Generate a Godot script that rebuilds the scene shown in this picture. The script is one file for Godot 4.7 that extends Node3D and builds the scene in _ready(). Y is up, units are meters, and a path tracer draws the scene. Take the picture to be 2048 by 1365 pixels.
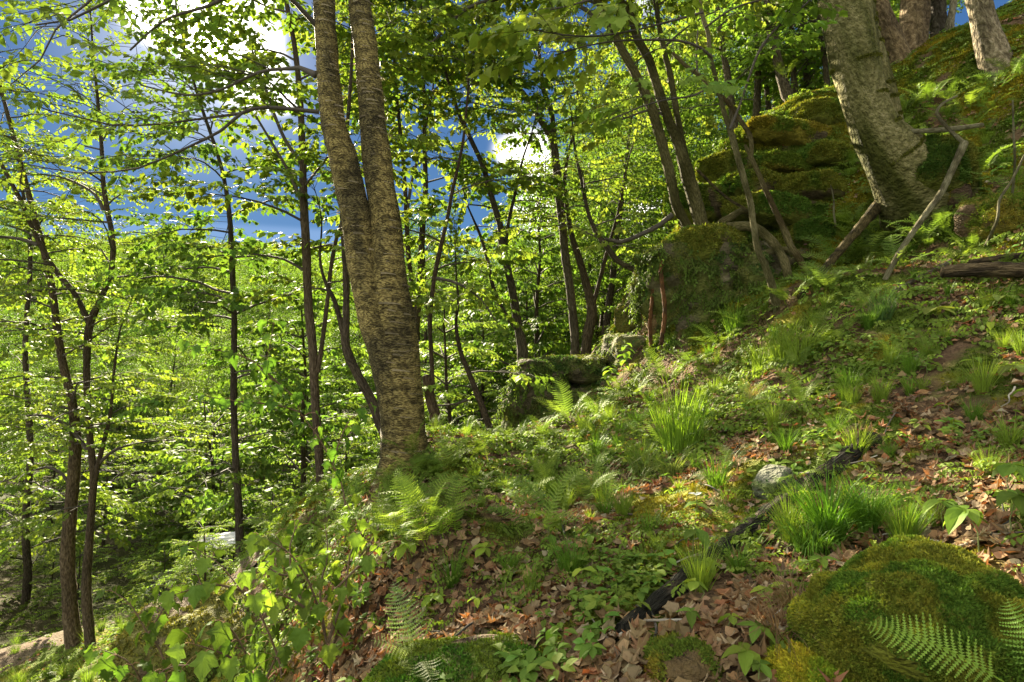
extends Node3D

# ---------------------------------------------------------------- camera, sky, sun
const FOCAL := 1230.0            # focal length for a frame 2048 wide
var rng := RandomNumberGenerator.new()
var used := {}
var mats := {}
var meshes := {}
var fine := FastNoiseLite.new()
var coarse := FastNoiseLite.new()
var SUN := Vector3.ZERO

func at(u: float, v: float, d: float) -> Vector3:
	return Vector3(d * (u - 1024.0) / FOCAL, d * (682.5 - v) / FOCAL, -d)

func set_view() -> void:
	var cam := Camera3D.new()
	cam.name = "camera"
	cam.fov = rad_to_deg(2.0 * atan(682.5 / FOCAL))
	cam.near = 0.05
	cam.far = 900.0
	add_child(cam)
	cam.current = true
	var env := Environment.new()
	env.background_mode = Environment.BG_SKY
	env.tonemap_mode = Environment.TONE_MAPPER_LINEAR
	env.tonemap_exposure = 8.6
	env.background_energy_multiplier = 1.0
	env.sdfgi_enabled = true
	env.ssao_enabled = true
	env.ssil_enabled = true
	var sky := Sky.new()
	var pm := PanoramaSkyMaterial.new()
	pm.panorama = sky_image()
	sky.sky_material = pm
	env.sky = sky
	var we := WorldEnvironment.new()
	we.name = "world_environment"
	we.environment = env
	add_child(we)
	SUN = at(410, 85, 1.0).normalized()
	var sun := DirectionalLight3D.new()
	sun.name = "sun"
	sun.light_energy = 1.6
	sun.light_color = Color(1.0, 0.94, 0.82)
	sun.light_angular_distance = 0.5
	sun.shadow_enabled = true
	add_child(sun)
	sun.look_at_from_position(SUN * 100.0, Vector3.ZERO, Vector3.UP)

func sky_image() -> ImageTexture:
	var w := 1024
	var h := 512
	var im := Image.create(w, h, false, Image.FORMAT_RGBF)
	var a := FastNoiseLite.new()
	a.seed = 11
	a.frequency = 1.0
	a.fractal_octaves = 5
	a.fractal_gain = 0.55
	var sd := at(410, 85, 1.0).normalized()
	# where the photograph shows its large cloud masses, as directions with an angular radius
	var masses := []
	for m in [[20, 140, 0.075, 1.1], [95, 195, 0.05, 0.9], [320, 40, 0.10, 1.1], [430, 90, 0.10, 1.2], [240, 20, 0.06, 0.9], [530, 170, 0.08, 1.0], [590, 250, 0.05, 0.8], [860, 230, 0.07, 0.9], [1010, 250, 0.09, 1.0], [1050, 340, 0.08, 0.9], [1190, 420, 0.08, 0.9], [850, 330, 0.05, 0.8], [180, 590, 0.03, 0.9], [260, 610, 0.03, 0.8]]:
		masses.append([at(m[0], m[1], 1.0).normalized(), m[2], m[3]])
	var clear := []
	for m in [[150, 360, 0.24, 1.3], [300, 480, 0.25, 1.0], [520, 520, 0.2, 0.8], [930, 60, 0.16, 1.1], [190, 170, 0.06, 1.0], [110, 60, 0.06, 0.9], [980, 480, 0.12, 0.8], [700, 60, 0.1, 0.6], [760, 430, 0.14, 0.7], [700, 330, 0.12, 0.7], [1100, 150, 0.1, 0.7], [930, 400, 0.08, 0.7]]:
		clear.append([at(m[0], m[1], 1.0).normalized(), m[2], m[3]])
	for y in h:
		var el := (0.5 - (y + 0.5) / h) * PI
		for x in w:
			if el < -0.02:
				im.set_pixel(x, y, Color(0.10, 0.12, 0.08))
				continue
			var az := (x + 0.5) / w * TAU
			var dir := Vector3(sin(az) * cos(el), sin(el), -cos(az) * cos(el))
			var t := pow(clampf(1.0 - dir.y, 0.0, 1.0), 2.6)
			var c := Vector3(0.0043, 0.0128, 0.038).lerp(Vector3(0.0185, 0.0445, 0.084), t)
			var q := dir / (0.25 + maxf(dir.y, 0.0))
			var f := a.get_noise_3d(q.x * 0.9, q.z * 0.9, 3.0) + 0.25 * a.get_noise_3d(dir.x * 7.0, dir.y * 9.0, dir.z * 7.0)
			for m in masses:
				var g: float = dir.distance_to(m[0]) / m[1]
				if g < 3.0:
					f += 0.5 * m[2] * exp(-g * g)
			for m in clear:
				var g: float = dir.distance_to(m[0]) / m[1]
				if g < 3.0:
					f -= 0.55 * m[2] * exp(-g * g)
			var k := smoothstep(-0.08, 0.2, f)  # low threshold: extra unseen cloud beyond the view, added for fill light
			var body := 0.42 + 0.32 * smoothstep(0.0, 0.45, f) - 0.25 * smoothstep(0.55, 1.0, f)  # clouds raised well past white to add fill in the shade
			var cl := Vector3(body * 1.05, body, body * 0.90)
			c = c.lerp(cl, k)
			var s := dir.distance_to(sd)
			c += Vector3(1.0, 0.97, 0.9) * (0.10 * exp(-s * s / 0.012) + 0.006 * exp(-s * s / 0.1) + 9.0 * exp(-s * s / 0.00035))
			im.set_pixel(x, y, Color(c.x, c.y, c.z))
	return ImageTexture.create_from_image(im)

# ---------------------------------------------------------------- names, nodes, materials
func numbered(n: String) -> String:
	used[n] = used.get(n, 0) + 1
	return n if used[n] == 1 else "%s_%03d" % [n, used[n] - 1]

func thing(called: String, label: String, category: String, where := Vector3.ZERO, group := "") -> Node3D:
	var o := Node3D.new()
	o.name = numbered(called)
	add_child(o)
	o.position = where
	o.set_meta("label", label)
	o.set_meta("category", category)
	o.set_meta("kind_name", called)
	if group:
		o.set_meta("group", group)
	return o

func part(called: String, mesh: Mesh, m: Material, parent: Node3D) -> MeshInstance3D:
	var o := MeshInstance3D.new()
	o.mesh = mesh
	o.material_override = m
	if parent == self:
		o.name = numbered(called)
		add_child(o)
	else:
		o.name = called
		parent.add_child(o, true)
	return o

func many(called: String, mesh: Mesh, m: Material, where: Array, tints: Array, parent: Node3D) -> void:
	if where.is_empty():
		return
	var mm := MultiMesh.new()
	mm.transform_format = MultiMesh.TRANSFORM_3D
	mm.use_colors = not tints.is_empty()
	mm.mesh = mesh
	mm.instance_count = where.size()
	for i in where.size():
		mm.set_instance_transform(i, where[i])
		if tints:
			mm.set_instance_color(i, tints[i])
	var o := MultiMeshInstance3D.new()
	o.multimesh = mm
	o.material_override = m
	o.set_meta("kind", "stuff")
	if parent == self:
		o.name = numbered(called)
		add_child(o)
	else:
		o.name = called
		parent.add_child(o, true)

func again(o: Node3D, where: Vector3, turn: float, size: float, label: String) -> Node3D:
	var c: Node3D = o.duplicate()
	c.name = numbered(str(o.get_meta("kind_name")))
	add_child(c)
	c.transform = Transform3D(Basis(Vector3.UP, turn).scaled(Vector3.ONE * size), where)
	c.set_meta("label", label)
	return c

func noise_tex(sd: int, freq: float, stops: Array, kind := FastNoiseLite.TYPE_SIMPLEX_SMOOTH, fractal := FastNoiseLite.FRACTAL_FBM, size := 512) -> NoiseTexture2D:
	var n := FastNoiseLite.new()
	n.seed = sd
	n.noise_type = kind
	n.frequency = freq
	n.fractal_type = fractal
	n.fractal_octaves = 5
	n.fractal_gain = 0.6
	var t := NoiseTexture2D.new()
	t.width = size
	t.height = size
	t.seamless = true
	t.noise = n
	if stops:
		var g := Gradient.new()
		var offs := PackedFloat32Array()
		var cols := PackedColorArray()
		for s in stops:
			offs.append(s[0])
			cols.append(Color(s[1].x, s[1].y, s[1].z).linear_to_srgb())
		g.offsets = offs
		g.colors = cols
		t.color_ramp = g
	return t

func plain(called: String, rough: float, vertex := true, spec := 0.35) -> StandardMaterial3D:
	var m := StandardMaterial3D.new()
	m.resource_name = called
	m.roughness = rough
	m.metallic_specular = spec
	m.vertex_color_use_as_albedo = vertex
	m.cull_mode = BaseMaterial3D.CULL_DISABLED
	mats[called] = m
	return m

func leafy(called: String, rough: float, back: Color) -> void:
	var m := plain(called, rough, true, 0.24)
	m.backlight_enabled = true
	m.backlight = back

func lin(r: float, g: float, b: float) -> Color:
	return Color(r, g, b).linear_to_srgb()

func make_materials() -> void:
	leafy("leaf", 0.6, Color(1.0, 1.0, 0.75))
	leafy("fern", 0.55, Color(1.0, 1.0, 0.75))
	leafy("blade", 0.45, Color(1.0, 1.0, 0.7))
	leafy("moss", 0.9, Color(0.75, 0.75, 0.5))
	leafy("dead_leaf", 0.7, Color(0.8, 0.62, 0.45))
	leafy("petal", 0.6, Color(0.9, 0.9, 0.9))
	plain("wood", 0.85)
	plain("twig", 0.85)
	var m := plain("soil", 0.95, true, 0.2)
	m.albedo_texture = noise_tex(3, 0.02, [[0.0, Vector3(0.45, 0.42, 0.4)], [0.5, Vector3(0.8, 0.8, 0.8)], [1.0, Vector3(1, 1, 1)]])
	m.uv1_triplanar = true
	m.uv1_world_triplanar = true
	m.uv1_scale = Vector3(1.3, 1.3, 1.3)
	m.heightmap_enabled = true
	m.heightmap_texture = noise_tex(4, 0.03, [])
	m.heightmap_scale = 3.0
	m = plain("rock", 0.9, true, 0.3)
	m.albedo_texture = noise_tex(5, 0.014, [[0.0, Vector3(0.35, 0.33, 0.3)], [0.45, Vector3(0.7, 0.7, 0.66)], [0.7, Vector3(1, 1, 0.96)], [1.0, Vector3(1, 1, 1)]])
	m.uv1_triplanar = true
	m.uv1_world_triplanar = true
	m.uv1_scale = Vector3(1.1, 1.9, 1.1)
	m.heightmap_enabled = true
	m.heightmap_texture = noise_tex(6, 0.02, [], FastNoiseLite.TYPE_SIMPLEX_SMOOTH, FastNoiseLite.FRACTAL_RIDGED)
	m.heightmap_scale = 5.0
	# golden birch bark: short dark flecks and bands running round the stem
	m = plain("birch_bark", 0.7, true, 0.3)
	m.albedo_texture = noise_tex(21, 0.028, [[0.0, Vector3(0.10, 0.09, 0.07)], [0.33, Vector3(0.30, 0.25, 0.16)], [0.5, Vector3(0.66, 0.58, 0.36)], [0.72, Vector3(0.95, 0.86, 0.55)], [1.0, Vector3(1.0, 0.95, 0.75)]])
	m.uv1_scale = Vector3(1.5, 4.2, 1.0)
	m.detail_enabled = true
	m.detail_blend_mode = BaseMaterial3D.BLEND_MODE_MUL
	m.detail_uv_layer = BaseMaterial3D.DETAIL_UV_2
	m.uv2_triplanar = true
	m.uv2_scale = Vector3(1.1, 2.2, 1.1)
	m.detail_albedo = noise_tex(23, 0.012, [[0.0, Vector3(0.2, 0.19, 0.17)], [0.42, Vector3(0.42, 0.42, 0.38)], [0.5, Vector3(0.9, 0.9, 0.82)], [1.0, Vector3(1, 1, 1)]])
	m.heightmap_enabled = true
	m.heightmap_texture = noise_tex(21, 0.028, [])
	m.heightmap_scale = 5.0
	# rough grey-brown bark with furrows along the stem
	m = plain("grey_bark", 0.9, true, 0.25)
	m.albedo_texture = noise_tex(31, 0.03, [[0.0, Vector3(0.22, 0.2, 0.17)], [0.45, Vector3(0.55, 0.52, 0.46)], [0.75, Vector3(0.95, 0.92, 0.85)], [1.0, Vector3(1, 1, 1)]])
	m.uv1_scale = Vector3(1.0, 0.55, 1.0)
	m.heightmap_enabled = true
	m.heightmap_texture = noise_tex(31, 0.03, [])
	m.heightmap_scale = 3.0
	# mossy, lichened bark
	m = plain("mossy_bark", 0.92, true, 0.25)
	m.albedo_texture = noise_tex(41, 0.02, [[0.0, Vector3(0.38, 0.38, 0.26)], [0.42, Vector3(0.62, 0.64, 0.42)], [0.62, Vector3(0.9, 0.9, 0.66)], [1.0, Vector3(1.0, 1.0, 0.95)]])
	m.uv1_scale = Vector3(2.0, 1.1, 1.0)
	m.heightmap_enabled = true
	m.heightmap_texture = noise_tex(42, 0.03, [])
	m.heightmap_scale = 4.0
	m = plain("paint", 0.85, true, 0.3)
	m = plain("rubber", 0.85, true, 0.3)
	m = plain("glass", 0.1, false, 0.5)
	m.albedo_color = Color(0.5, 0.55, 0.55, 0.25)
	m.transparency = BaseMaterial3D.TRANSPARENCY_ALPHA

# ---------------------------------------------------------------- mesh collector
class Shape:
	var v := PackedVector3Array()
	var n := PackedVector3Array()
	var t := PackedVector2Array()
	var c := PackedColorArray()
	var i := PackedInt32Array()
	func vert(p: Vector3, nn: Vector3, uv: Vector2, col: Color) -> int:
		v.append(p)
		n.append(nn)
		t.append(uv)
		c.append(col)
		return v.size() - 1
	func tri(a: int, b: int, d: int) -> void:   # counter-clockwise seen from outside
		i.append(a)
		i.append(d)
		i.append(b)
	func face(a: Vector3, b: Vector3, d: Vector3, col: Color) -> void:
		var nn := (b - a).cross(d - a).normalized()
		tri(vert(a, nn, Vector2.ZERO, col), vert(b, nn, Vector2.ZERO, col), vert(d, nn, Vector2.ZERO, col))
	func quad(a: Vector3, b: Vector3, d: Vector3, e: Vector3, col: Color) -> void:
		face(a, b, d, col)
		face(a, d, e, col)
	func add(o: Shape, x: Transform3D, tint := Color.WHITE) -> void:
		var base := v.size()
		for k in o.v.size():
			v.append(x * o.v[k])
			n.append((x.basis * o.n[k]).normalized())
			t.append(o.t[k])
			c.append(o.c[k] * tint)
		for k in o.i:
			i.append(base + k)
	func shift(d: Vector3) -> void:
		for k in v.size():
			v[k] += d
	func done() -> ArrayMesh:
		var arr := []
		arr.resize(Mesh.ARRAY_MAX)
		arr[Mesh.ARRAY_VERTEX] = v
		arr[Mesh.ARRAY_NORMAL] = n
		arr[Mesh.ARRAY_TEX_UV] = t
		arr[Mesh.ARRAY_COLOR] = c
		arr[Mesh.ARRAY_INDEX] = i
		var m := ArrayMesh.new()
		m.add_surface_from_arrays(Mesh.PRIMITIVE_TRIANGLES, arr)
		return m

func grow_color(base: Color, spread: float) -> Color:
	var k := 1.0 + rng.randf_range(-spread, spread)
	return Color(base.r * k * (1.0 + rng.randf_range(-spread, spread) * 0.5), base.g * k, base.b * k * (1.0 + rng.randf_range(-spread, spread) * 0.5))

func curve_points(p: PackedVector3Array, r: PackedFloat32Array, step: float) -> Array:
	var op := PackedVector3Array()
	var orr := PackedFloat32Array()
	for k in p.size() - 1:
		var a := p[maxi(k - 1, 0)]
		var b := p[k]
		var c := p[k + 1]
		var d := p[mini(k + 2, p.size() - 1)]
		var n := maxi(1, int(b.distance_to(c) / step))
		for j in n:
			var t := float(j) / n
			op.append(b.cubic_interpolate(c, a, d, t))
			orr.append(lerpf(r[k], r[k + 1], t))
	op.append(p[p.size() - 1])
	orr.append(r[r.size() - 1])
	return [op, orr]

# a stem: rings along a path; rough moves the surface in and out, paint gives each vertex its colour
func tube(s: Shape, p: PackedVector3Array, r: PackedFloat32Array, sides: int, rough: float, paint: Callable, cap := true, noise_size := 6.0) -> void:
	var up := Vector3(0.31, 0.2, 0.93).normalized()
	var first := s.v.size()
	var along := 0.0
	for k in p.size():
		var dir := (p[mini(k + 1, p.size() - 1)] - p[maxi(k - 1, 0)]).normalized()
		var side := up.cross(dir)
		if side.length() < 0.05:
			side = Vector3.RIGHT.cross(dir)
		side = side.normalized()
		var other := dir.cross(side).normalized()
		if k > 0:
			along += p[k].distance_to(p[k - 1])
		for j in sides + 1:
			var an := TAU * j / sides
			var out := side * cos(an) + other * sin(an)
			var rr := r[k]
			if rough > 0.0:
				var o := out * (r[k] * noise_size) + Vector3(p[k].x, p[k].y, p[k].z) * noise_size
				rr *= 1.0 + rough * fine.get_noise_3dv(o)
			var q := p[k] + out * rr
			s.vert(q, out, Vector2(float(j) / sides, along), paint.call(q))
		up = other
	for k in p.size() - 1:
		for j in sides:
			var a := first + k * (sides + 1) + j
			var b := a + 1
			var c := a + sides + 1
			var d := c + 1
			s.tri(a, b, c)
			s.tri(b, d, c)
	if cap:
		for e in [0, p.size() - 1]:
			var dir2 := (p[1] - p[0]).normalized() * -1.0 if e == 0 else (p[e] - p[e - 1]).normalized()
			var mid := s.vert(p[e] + dir2 * r[e] * 0.3, dir2, Vector2.ZERO, paint.call(p[e]))
			for j in sides:
				var a2: int = first + e * (sides + 1) + j
				if e == 0:
					s.tri(mid, a2 + 1, a2)
				else:
					s.tri(mid, a2, a2 + 1)

# ---------------------------------------------------------------- the lie of the land
var knots := PackedVector3Array()
var weight := PackedFloat64Array()
var plane_c := Vector3.ZERO

func lay_land() -> void:
	var pts := []
	for k in [
		# near bank, photograph position and distance
		[1024, 1365, 1.9], [1300, 1365, 1.75], [1600, 1365, 1.6], [2048, 1365, 1.45], [760, 1365, 2.2], [640, 1365, 2.9],
		[1100, 1150, 2.8], [900, 1150, 2.95], [760, 1160, 3.2], [860, 1010, 4.2], [930, 950, 4.7], [1100, 1000, 3.9], [1000, 905, 5.3], [820, 900, 5.2], [700, 1040, 5.2],
		[1300, 960, 3.9], [1300, 890, 5.0], [1200, 870, 6.3], [1280, 800, 7.3], [1120, 850, 7.6], [1050, 880, 7.4],
		[1500, 1150, 2.3], [1700, 1100, 2.3], [1500, 960, 3.3], [1700, 950, 3.0], [1500, 830, 4.6], [1700, 810, 3.95], [1700, 690, 5.0], [1500, 700, 6.3], [1400, 740, 6.9], [1560, 612, 6.4], [1650, 560, 6.9],
		[2048, 1100, 1.85], [2048, 900, 2.6], [2048, 710, 3.6], [1900, 800, 3.4], [1900, 640, 4.7], [2048, 580, 4.6], [1990, 460, 5.6], [1900, 410, 6.5], [1780, 500, 6.9], [2048, 280, 6.9], [2010, 120, 8.2], [1900, 95, 9.2], [1800, 125, 9.8], [1930, 250, 7.9], [1850, 300, 7.7],
		# the mossy rise behind the saplings and its crest
		[1700, 175, 9.9], [1620, 195, 10.0], [1500, 262, 9.9], [1420, 335, 9.7], [1680, 300, 9.1], [1600, 380, 8.7], [1700, 420, 8.0], [1560, 470, 8.3], [1640, 500, 7.6], [1450, 440, 8.8],
		[1400, 500, 8.7], [1300, 640, 9.6],
		# falling away to the valley
		[600, 1000, 7.2], [500, 1365, 4.6], [300, 1365, 7.0], [30, 1365, 9.2], [100, 1280, 11.0], [300, 1235, 12.0], [450, 1215, 14.0], [640, 1060, 10.0], [760, 950, 8.0], [0, 1200, 14.0],
	]:
		pts.append(at(k[0], k[1], k[2]))
	for q in [[-2.0, -2.6, 0.0], [0.0, -1.25, 0.0], [2.0, -0.55, 0.0], [4.0, 0.6, -1.0], [7.0, 2.4, -2.0], [9.5, 5.0, -6.0], [12.0, 7.6, -11.0], [7.0, 4.4, -13.5], [4.0, 2.2, -13.5], [1.0, -1.2, -13.0], [-1.5, -2.4, -13.0], [10.0, 7.0, -20.0], [3.0, -1.0, -20.0], [-3.0, -4.2, -19.0], [-10.0, -6.1, -19.0], [-18.0, -5.6, -16.0], [-14.0, -5.0, -6.0], [-7.0, -4.6, -2.0],
		[-12.0, -6.0, -30.0], [0.0, -4.0, -32.0], [14.0, 3.0, -34.0], [-30.0, -5.0, -30.0], [-30.0, -2.0, -55.0], [-5.0, -2.0, -55.0], [22.0, 2.0, -60.0], [-60.0, 9.0, -100.0], [-25.0, 6.0, -100.0], [10.0, 4.0, -105.0], [50.0, 6.0, -100.0], [-80.0, 14.0, -150.0], [-20.0, 10.0, -150.0], [50.0, 10.0, -150.0], [70.0, 20.0, -40.0], [-70.0, 2.0, -40.0], [30.0, 14.0, -10.0]]:
		pts.append(Vector3(q[0], q[1], q[2]))
	var n := pts.size()
	var sz := n + 3
	var rows := []
	for i in n:
		var row := PackedFloat64Array()
		row.resize(sz + 1)
		for j in n:
			row[j] = kernel(pts[i].x - pts[j].x, pts[i].z - pts[j].z)
		row[i] += 0.02
		row[n] = 1.0
		row[n + 1] = pts[i].x
		row[n + 2] = pts[i].z
		row[sz] = pts[i].y
		rows.append(row)
	for k in 3:
		var row := PackedFloat64Array()
		row.resize(sz + 1)
		for j in n:
			row[j] = 1.0 if k == 0 else (pts[j].x if k == 1 else pts[j].z)
		rows.append(row)
	for c in sz:
		var best := c
		for r in range(c + 1, sz):
			if absf(rows[r][c]) > absf(rows[best][c]):
				best = r
		var tmp: PackedFloat64Array = rows[c]
		rows[c] = rows[best]
		rows[best] = tmp
		var pv: PackedFloat64Array = rows[c]
		for r in sz:
			if r == c:
				continue
			var rr: PackedFloat64Array = rows[r]
			var f := rr[c] / pv[c]
			if f == 0.0:
				continue
			for j in range(c, sz + 1):
				rr[j] -= f * pv[j]
			rows[r] = rr
	for i in n:
		knots.append(pts[i])
		weight.append(rows[i][sz] / rows[i][i])
	plane_c = Vector3(rows[n][sz] / rows[n][n], rows[n + 1][sz] / rows[n + 1][n + 1], rows[n + 2][sz] / rows[n + 2][n + 2])

func kernel(dx: float, dz: float) -> float:
	return sqrt(dx * dx + dz * dz + 0.16)

func land(x: float, z: float) -> float:
	var y := plane_c.x + plane_c.y * x + plane_c.z * z
	for i in knots.size():
		var k := knots[i]
		var dx := x - k.x
		var dz := z - k.z
		y += weight[i] * sqrt(dx * dx + dz * dz + 0.16)
	return y

func relief(x: float, z: float) -> float:
	return 0.10 * coarse.get_noise_2d(x, z) + 0.035 * fine.get_noise_2d(x * 2.2, z * 2.2)

const NX := 240
const NZ := 190
const X0 := -8.0
const X1 := 11.0
const Z0 := 1.5
const Z1 := -13.0
var heights := PackedFloat32Array()

func ground(x: float, z: float) -> float:
	var fx := (x - X0) / (X1 - X0) * NX
	var fz := (z - Z0) / (Z1 - Z0) * NZ
	if fx < 0.0 or fz < 0.0 or fx >= NX or fz >= NZ:
		return land(x, z) + relief(x, z)
	var i := int(fx)
	var j := int(fz)
	var a := fx - i
	var b := fz - j
	var k := j * (NX + 1) + i
	return lerpf(lerpf(heights[k], heights[k + 1], a), lerpf(heights[k + NX + 1], heights[k + NX + 2], a), b)

func slope(x: float, z: float) -> Vector3:
	var e := 0.08
	return Vector3(ground(x - e, z) - ground(x + e, z), 2.0 * e, ground(x, z - e) - ground(x, z + e)).normalized()

func on_ground(x: float, z: float) -> Vector3:
	return Vector3(x, ground(x, z), z)

# where the line of sight through a place in the photograph first meets the ground
func hit(u: float, v: float) -> Vector3:
	var d := 0.9
	var last := d
	while d < 120.0:
		var p := at(u, v, d)
		if p.y < ground(p.x, p.z):
			var lo := last
			var hi := d
			for k in 12:
				var mid := (lo + hi) * 0.5
				var q := at(u, v, mid)
				if q.y < ground(q.x, q.z):
					hi = mid
				else:
					lo = mid
			var e := at(u, v, hi)
			return on_ground(e.x, e.z)
		last = d
		d *= 1.03
	return at(u, v, 12.0)

# how mossy the floor is at a place, 0 to 1: patches with an outline of their own
func mossy(x: float, z: float) -> float:
	var f := coarse.get_noise_2d(x * 1.7 + 40.0, z * 1.7 - 13.0) + 0.4 * fine.get_noise_2d(x * 3.0, z * 3.0)
	var lean := -0.05
	if z < -6.6 and x > 2.2:
		lean = 0.45
	if x > 4.2 and z < -5.0:
		lean = 0.4
	if x < -1.0 and z < -5.5:
		lean = 0.15
	if x < 3.2 and z < -8.6:
		lean = 0.5
	return smoothstep(-0.05, 0.22, f + lean)

func floor_color(x: float, z: float) -> Color:
	var g := fine.get_noise_2d(x * 5.0 + 7.0, z * 5.0)
	var soil := Color(0.075, 0.048, 0.026).lerp(Color(0.13, 0.086, 0.048), clampf(0.5 + g, 0.0, 1.0))
	var h := coarse.get_noise_2d(x * 2.0 - 70.0, z * 2.0)
	var green := Color(0.075, 0.11, 0.015).lerp(Color(0.18, 0.165, 0.02), smoothstep(-0.1, 0.4, h))
	return soil.lerp(green, mossy(x, z))

func make_ground() -> void:
	heights.resize((NX + 1) * (NZ + 1))
	var s := Shape.new()
	for j in NZ + 1:
		var z := lerpf(Z0, Z1, float(j) / NZ)
		for i in NX + 1:
			var x := lerpf(X0, X1, float(i) / NX)
			var y := land(x, z) + relief(x, z)
			heights[j * (NX + 1) + i] = y
			s.vert(Vector3(x, y, z), Vector3.UP, Vector2(x, z), floor_color(x, z))
	for j in NZ + 1:
		for i in NX + 1:
			var k := j * (NX + 1) + i
			var l := s.v[k - 1] if i > 0 else s.v[k]
			var r := s.v[k + 1] if i < NX else s.v[k]
			var b := s.v[k - NX - 1] if j > 0 else s.v[k]
			var f := s.v[k + NX + 1] if j < NZ else s.v[k]
			s.n[k] = (r - l).cross(f - b).normalized()
			if s.n[k].y < 0.0:
				s.n[k] = -s.n[k]
	for j in NZ:
		for i in NX:
			var a := j * (NX + 1) + i
			s.tri(a, a + 1, a + NX + 1)
			s.tri(a + 1, a + NX + 2, a + NX + 1)
	var o := part("forest_floor", s.done(), mats.soil, self)
	o.set_meta("kind", "structure")
	# the wider valley and the far hillside
	s = Shape.new()
	var nx := 76
	var nz := 92
	for j in nz + 1:
		var z := 4.0 - 170.0 * pow(float(j) / nz, 1.5)
		for i in nx + 1:
			var t := float(i) / nx * 2.0 - 1.0
			var x := 95.0 * signf(t) * pow(absf(t), 1.5)
			var y := land(x, z) + relief(x, z)
			if x > X0 - 0.5 and x < X1 + 0.5 and z < Z0 + 0.5 and z > Z1 - 0.5:
				y -= 0.9
				if x > X0 + 1.5 and x < X1 - 1.5 and z > Z1 + 1.5:
					y -= 1.2
			else:
				y -= 0.03
			var wild := fine.get_noise_2d(x, z)
			s.vert(Vector3(x, y, z), Vector3.UP, Vector2(x, z), Color(0.05, 0.065, 0.018).lerp(Color(0.07, 0.05, 0.03), clampf(0.4 + wild, 0.0, 1.0)))
	for j in nz + 1:
		for i in nx + 1:
			var k := j * (nx + 1) + i
			var l := s.v[k - 1] if i > 0 else s.v[k]
			var r := s.v[k + 1] if i < nx else s.v[k]
			var b := s.v[k - nx - 1] if j > 0 else s.v[k]
			var f := s.v[k + nx + 1] if j < nz else s.v[k]
			s.n[k] = (r - l).cross(f - b).normalized()
			if s.n[k].y < 0.0:
				s.n[k] = -s.n[k]
	for j in nz:
		for i in nx:
			var a := j * (nx + 1) + i
			s.tri(a, a + 1, a + nx + 1)
			s.tri(a + 1, a + nx + 2, a + nx + 1)
	o = part("valley_terrain", s.done(), mats.soil, self)
	o.set_meta("kind", "structure")

func ribbon_path() -> void:
	# a trodden earth track along the valley floor
	var line := [[-60, 1335], [40, 1300], [110, 1275], [200, 1252], [300, 1228], [380, 1212], [460, 1200]]
	var s := Shape.new()
	var pts := PackedVector3Array()
	var rad := PackedFloat32Array()
	for l in line:
		pts.append(hit(l[0], l[1]))
		rad.append(0.5)
	var c := curve_points(pts, rad, 0.2)
	var n: int = c[0].size()
	for k in n:
		var p: Vector3 = c[0][k]
		var dir: Vector3 = (c[0][mini(k + 1, n - 1)] - c[0][maxi(k - 1, 0)]).normalized()
		var side := dir.cross(Vector3.UP).normalized()
		for j in 9:
			var w := (j / 4.0 - 1.0) * (0.62 + 0.25 * fine.get_noise_2d(k * 0.7, j))
			var q := p + side * w
			q.y = ground(q.x, q.z) + 0.05 - 0.09 * pow(absf(j / 4.0 - 1.0), 3.0)
			s.vert(q, slope(q.x, q.z), Vector2(j, k), grow_color(Color(0.135, 0.105, 0.07), 0.15))
	for k in n - 1:
		for j in 8:
			var a := k * 9 + j
			s.tri(a, a + 1, a + 9)
			s.tri(a + 1, a + 10, a + 9)
	var o := part("dirt_path", s.done(), mats.soil, self)
	o.set_meta("kind", "structure")

# ---------------------------------------------------------------- leaf shapes
const OVATE := [[0.0, 0.0], [0.16, 0.24], [0.30, 0.42], [0.30, 0.66], [0.13, 0.88], [0.0, 1.0]]
const MAPLE := [[0.0, 0.0], [0.20, -0.06], [0.36, 0.05], [0.31, 0.18], [0.52, 0.44], [0.38, 0.50], [0.26, 0.53], [0.28, 0.68], [0.13, 0.82], [0.0, 1.0]]

# one leaf along +Z from its stalk end, facing +Y; fold lifts the edges, droop bends the tip down
func leaf(s: Shape, x: Transform3D, size: float, outline: Array, fold: float, droop: float, col: Color, mid := 0.42) -> void:
	for side in [-1.0, 1.0]:
		var hub := Vector3(0, 0, 0) if outline.size() < 7 else Vector3(0, -droop * mid * mid, mid)
		var last := Vector3.ZERO
		for k in outline.size():
			var o: Array = outline[k]
			var w: float = o[0] * side
			var l: float = o[1]
			var p := Vector3(w, absf(w) * fold - droop * l * absf(l), l)
			if k > 0:
				var a := x * (hub * size)
				var b := x * (last * size)
				var c := x * (p * size)
				if outline.size() < 7:
					# strips between midrib and edge
					var m0 := x * (Vector3(0, -droop * last.z * last.z, last.z) * size)
					var m1 := x * (Vector3(0, -droop * l * l, l) * size)
					if side > 0.0:
						if k > 1: s.face(m0, c, b, col)
						s.face(m0, m1, c, col)
					else:
						if k > 1: s.face(m0, b, c, col)
						s.face(m0, c, m1, col)
				elif side > 0.0:
					s.face(a, c, b, col)
				else:
					s.face(a, b, c, col)
			last = p

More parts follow.
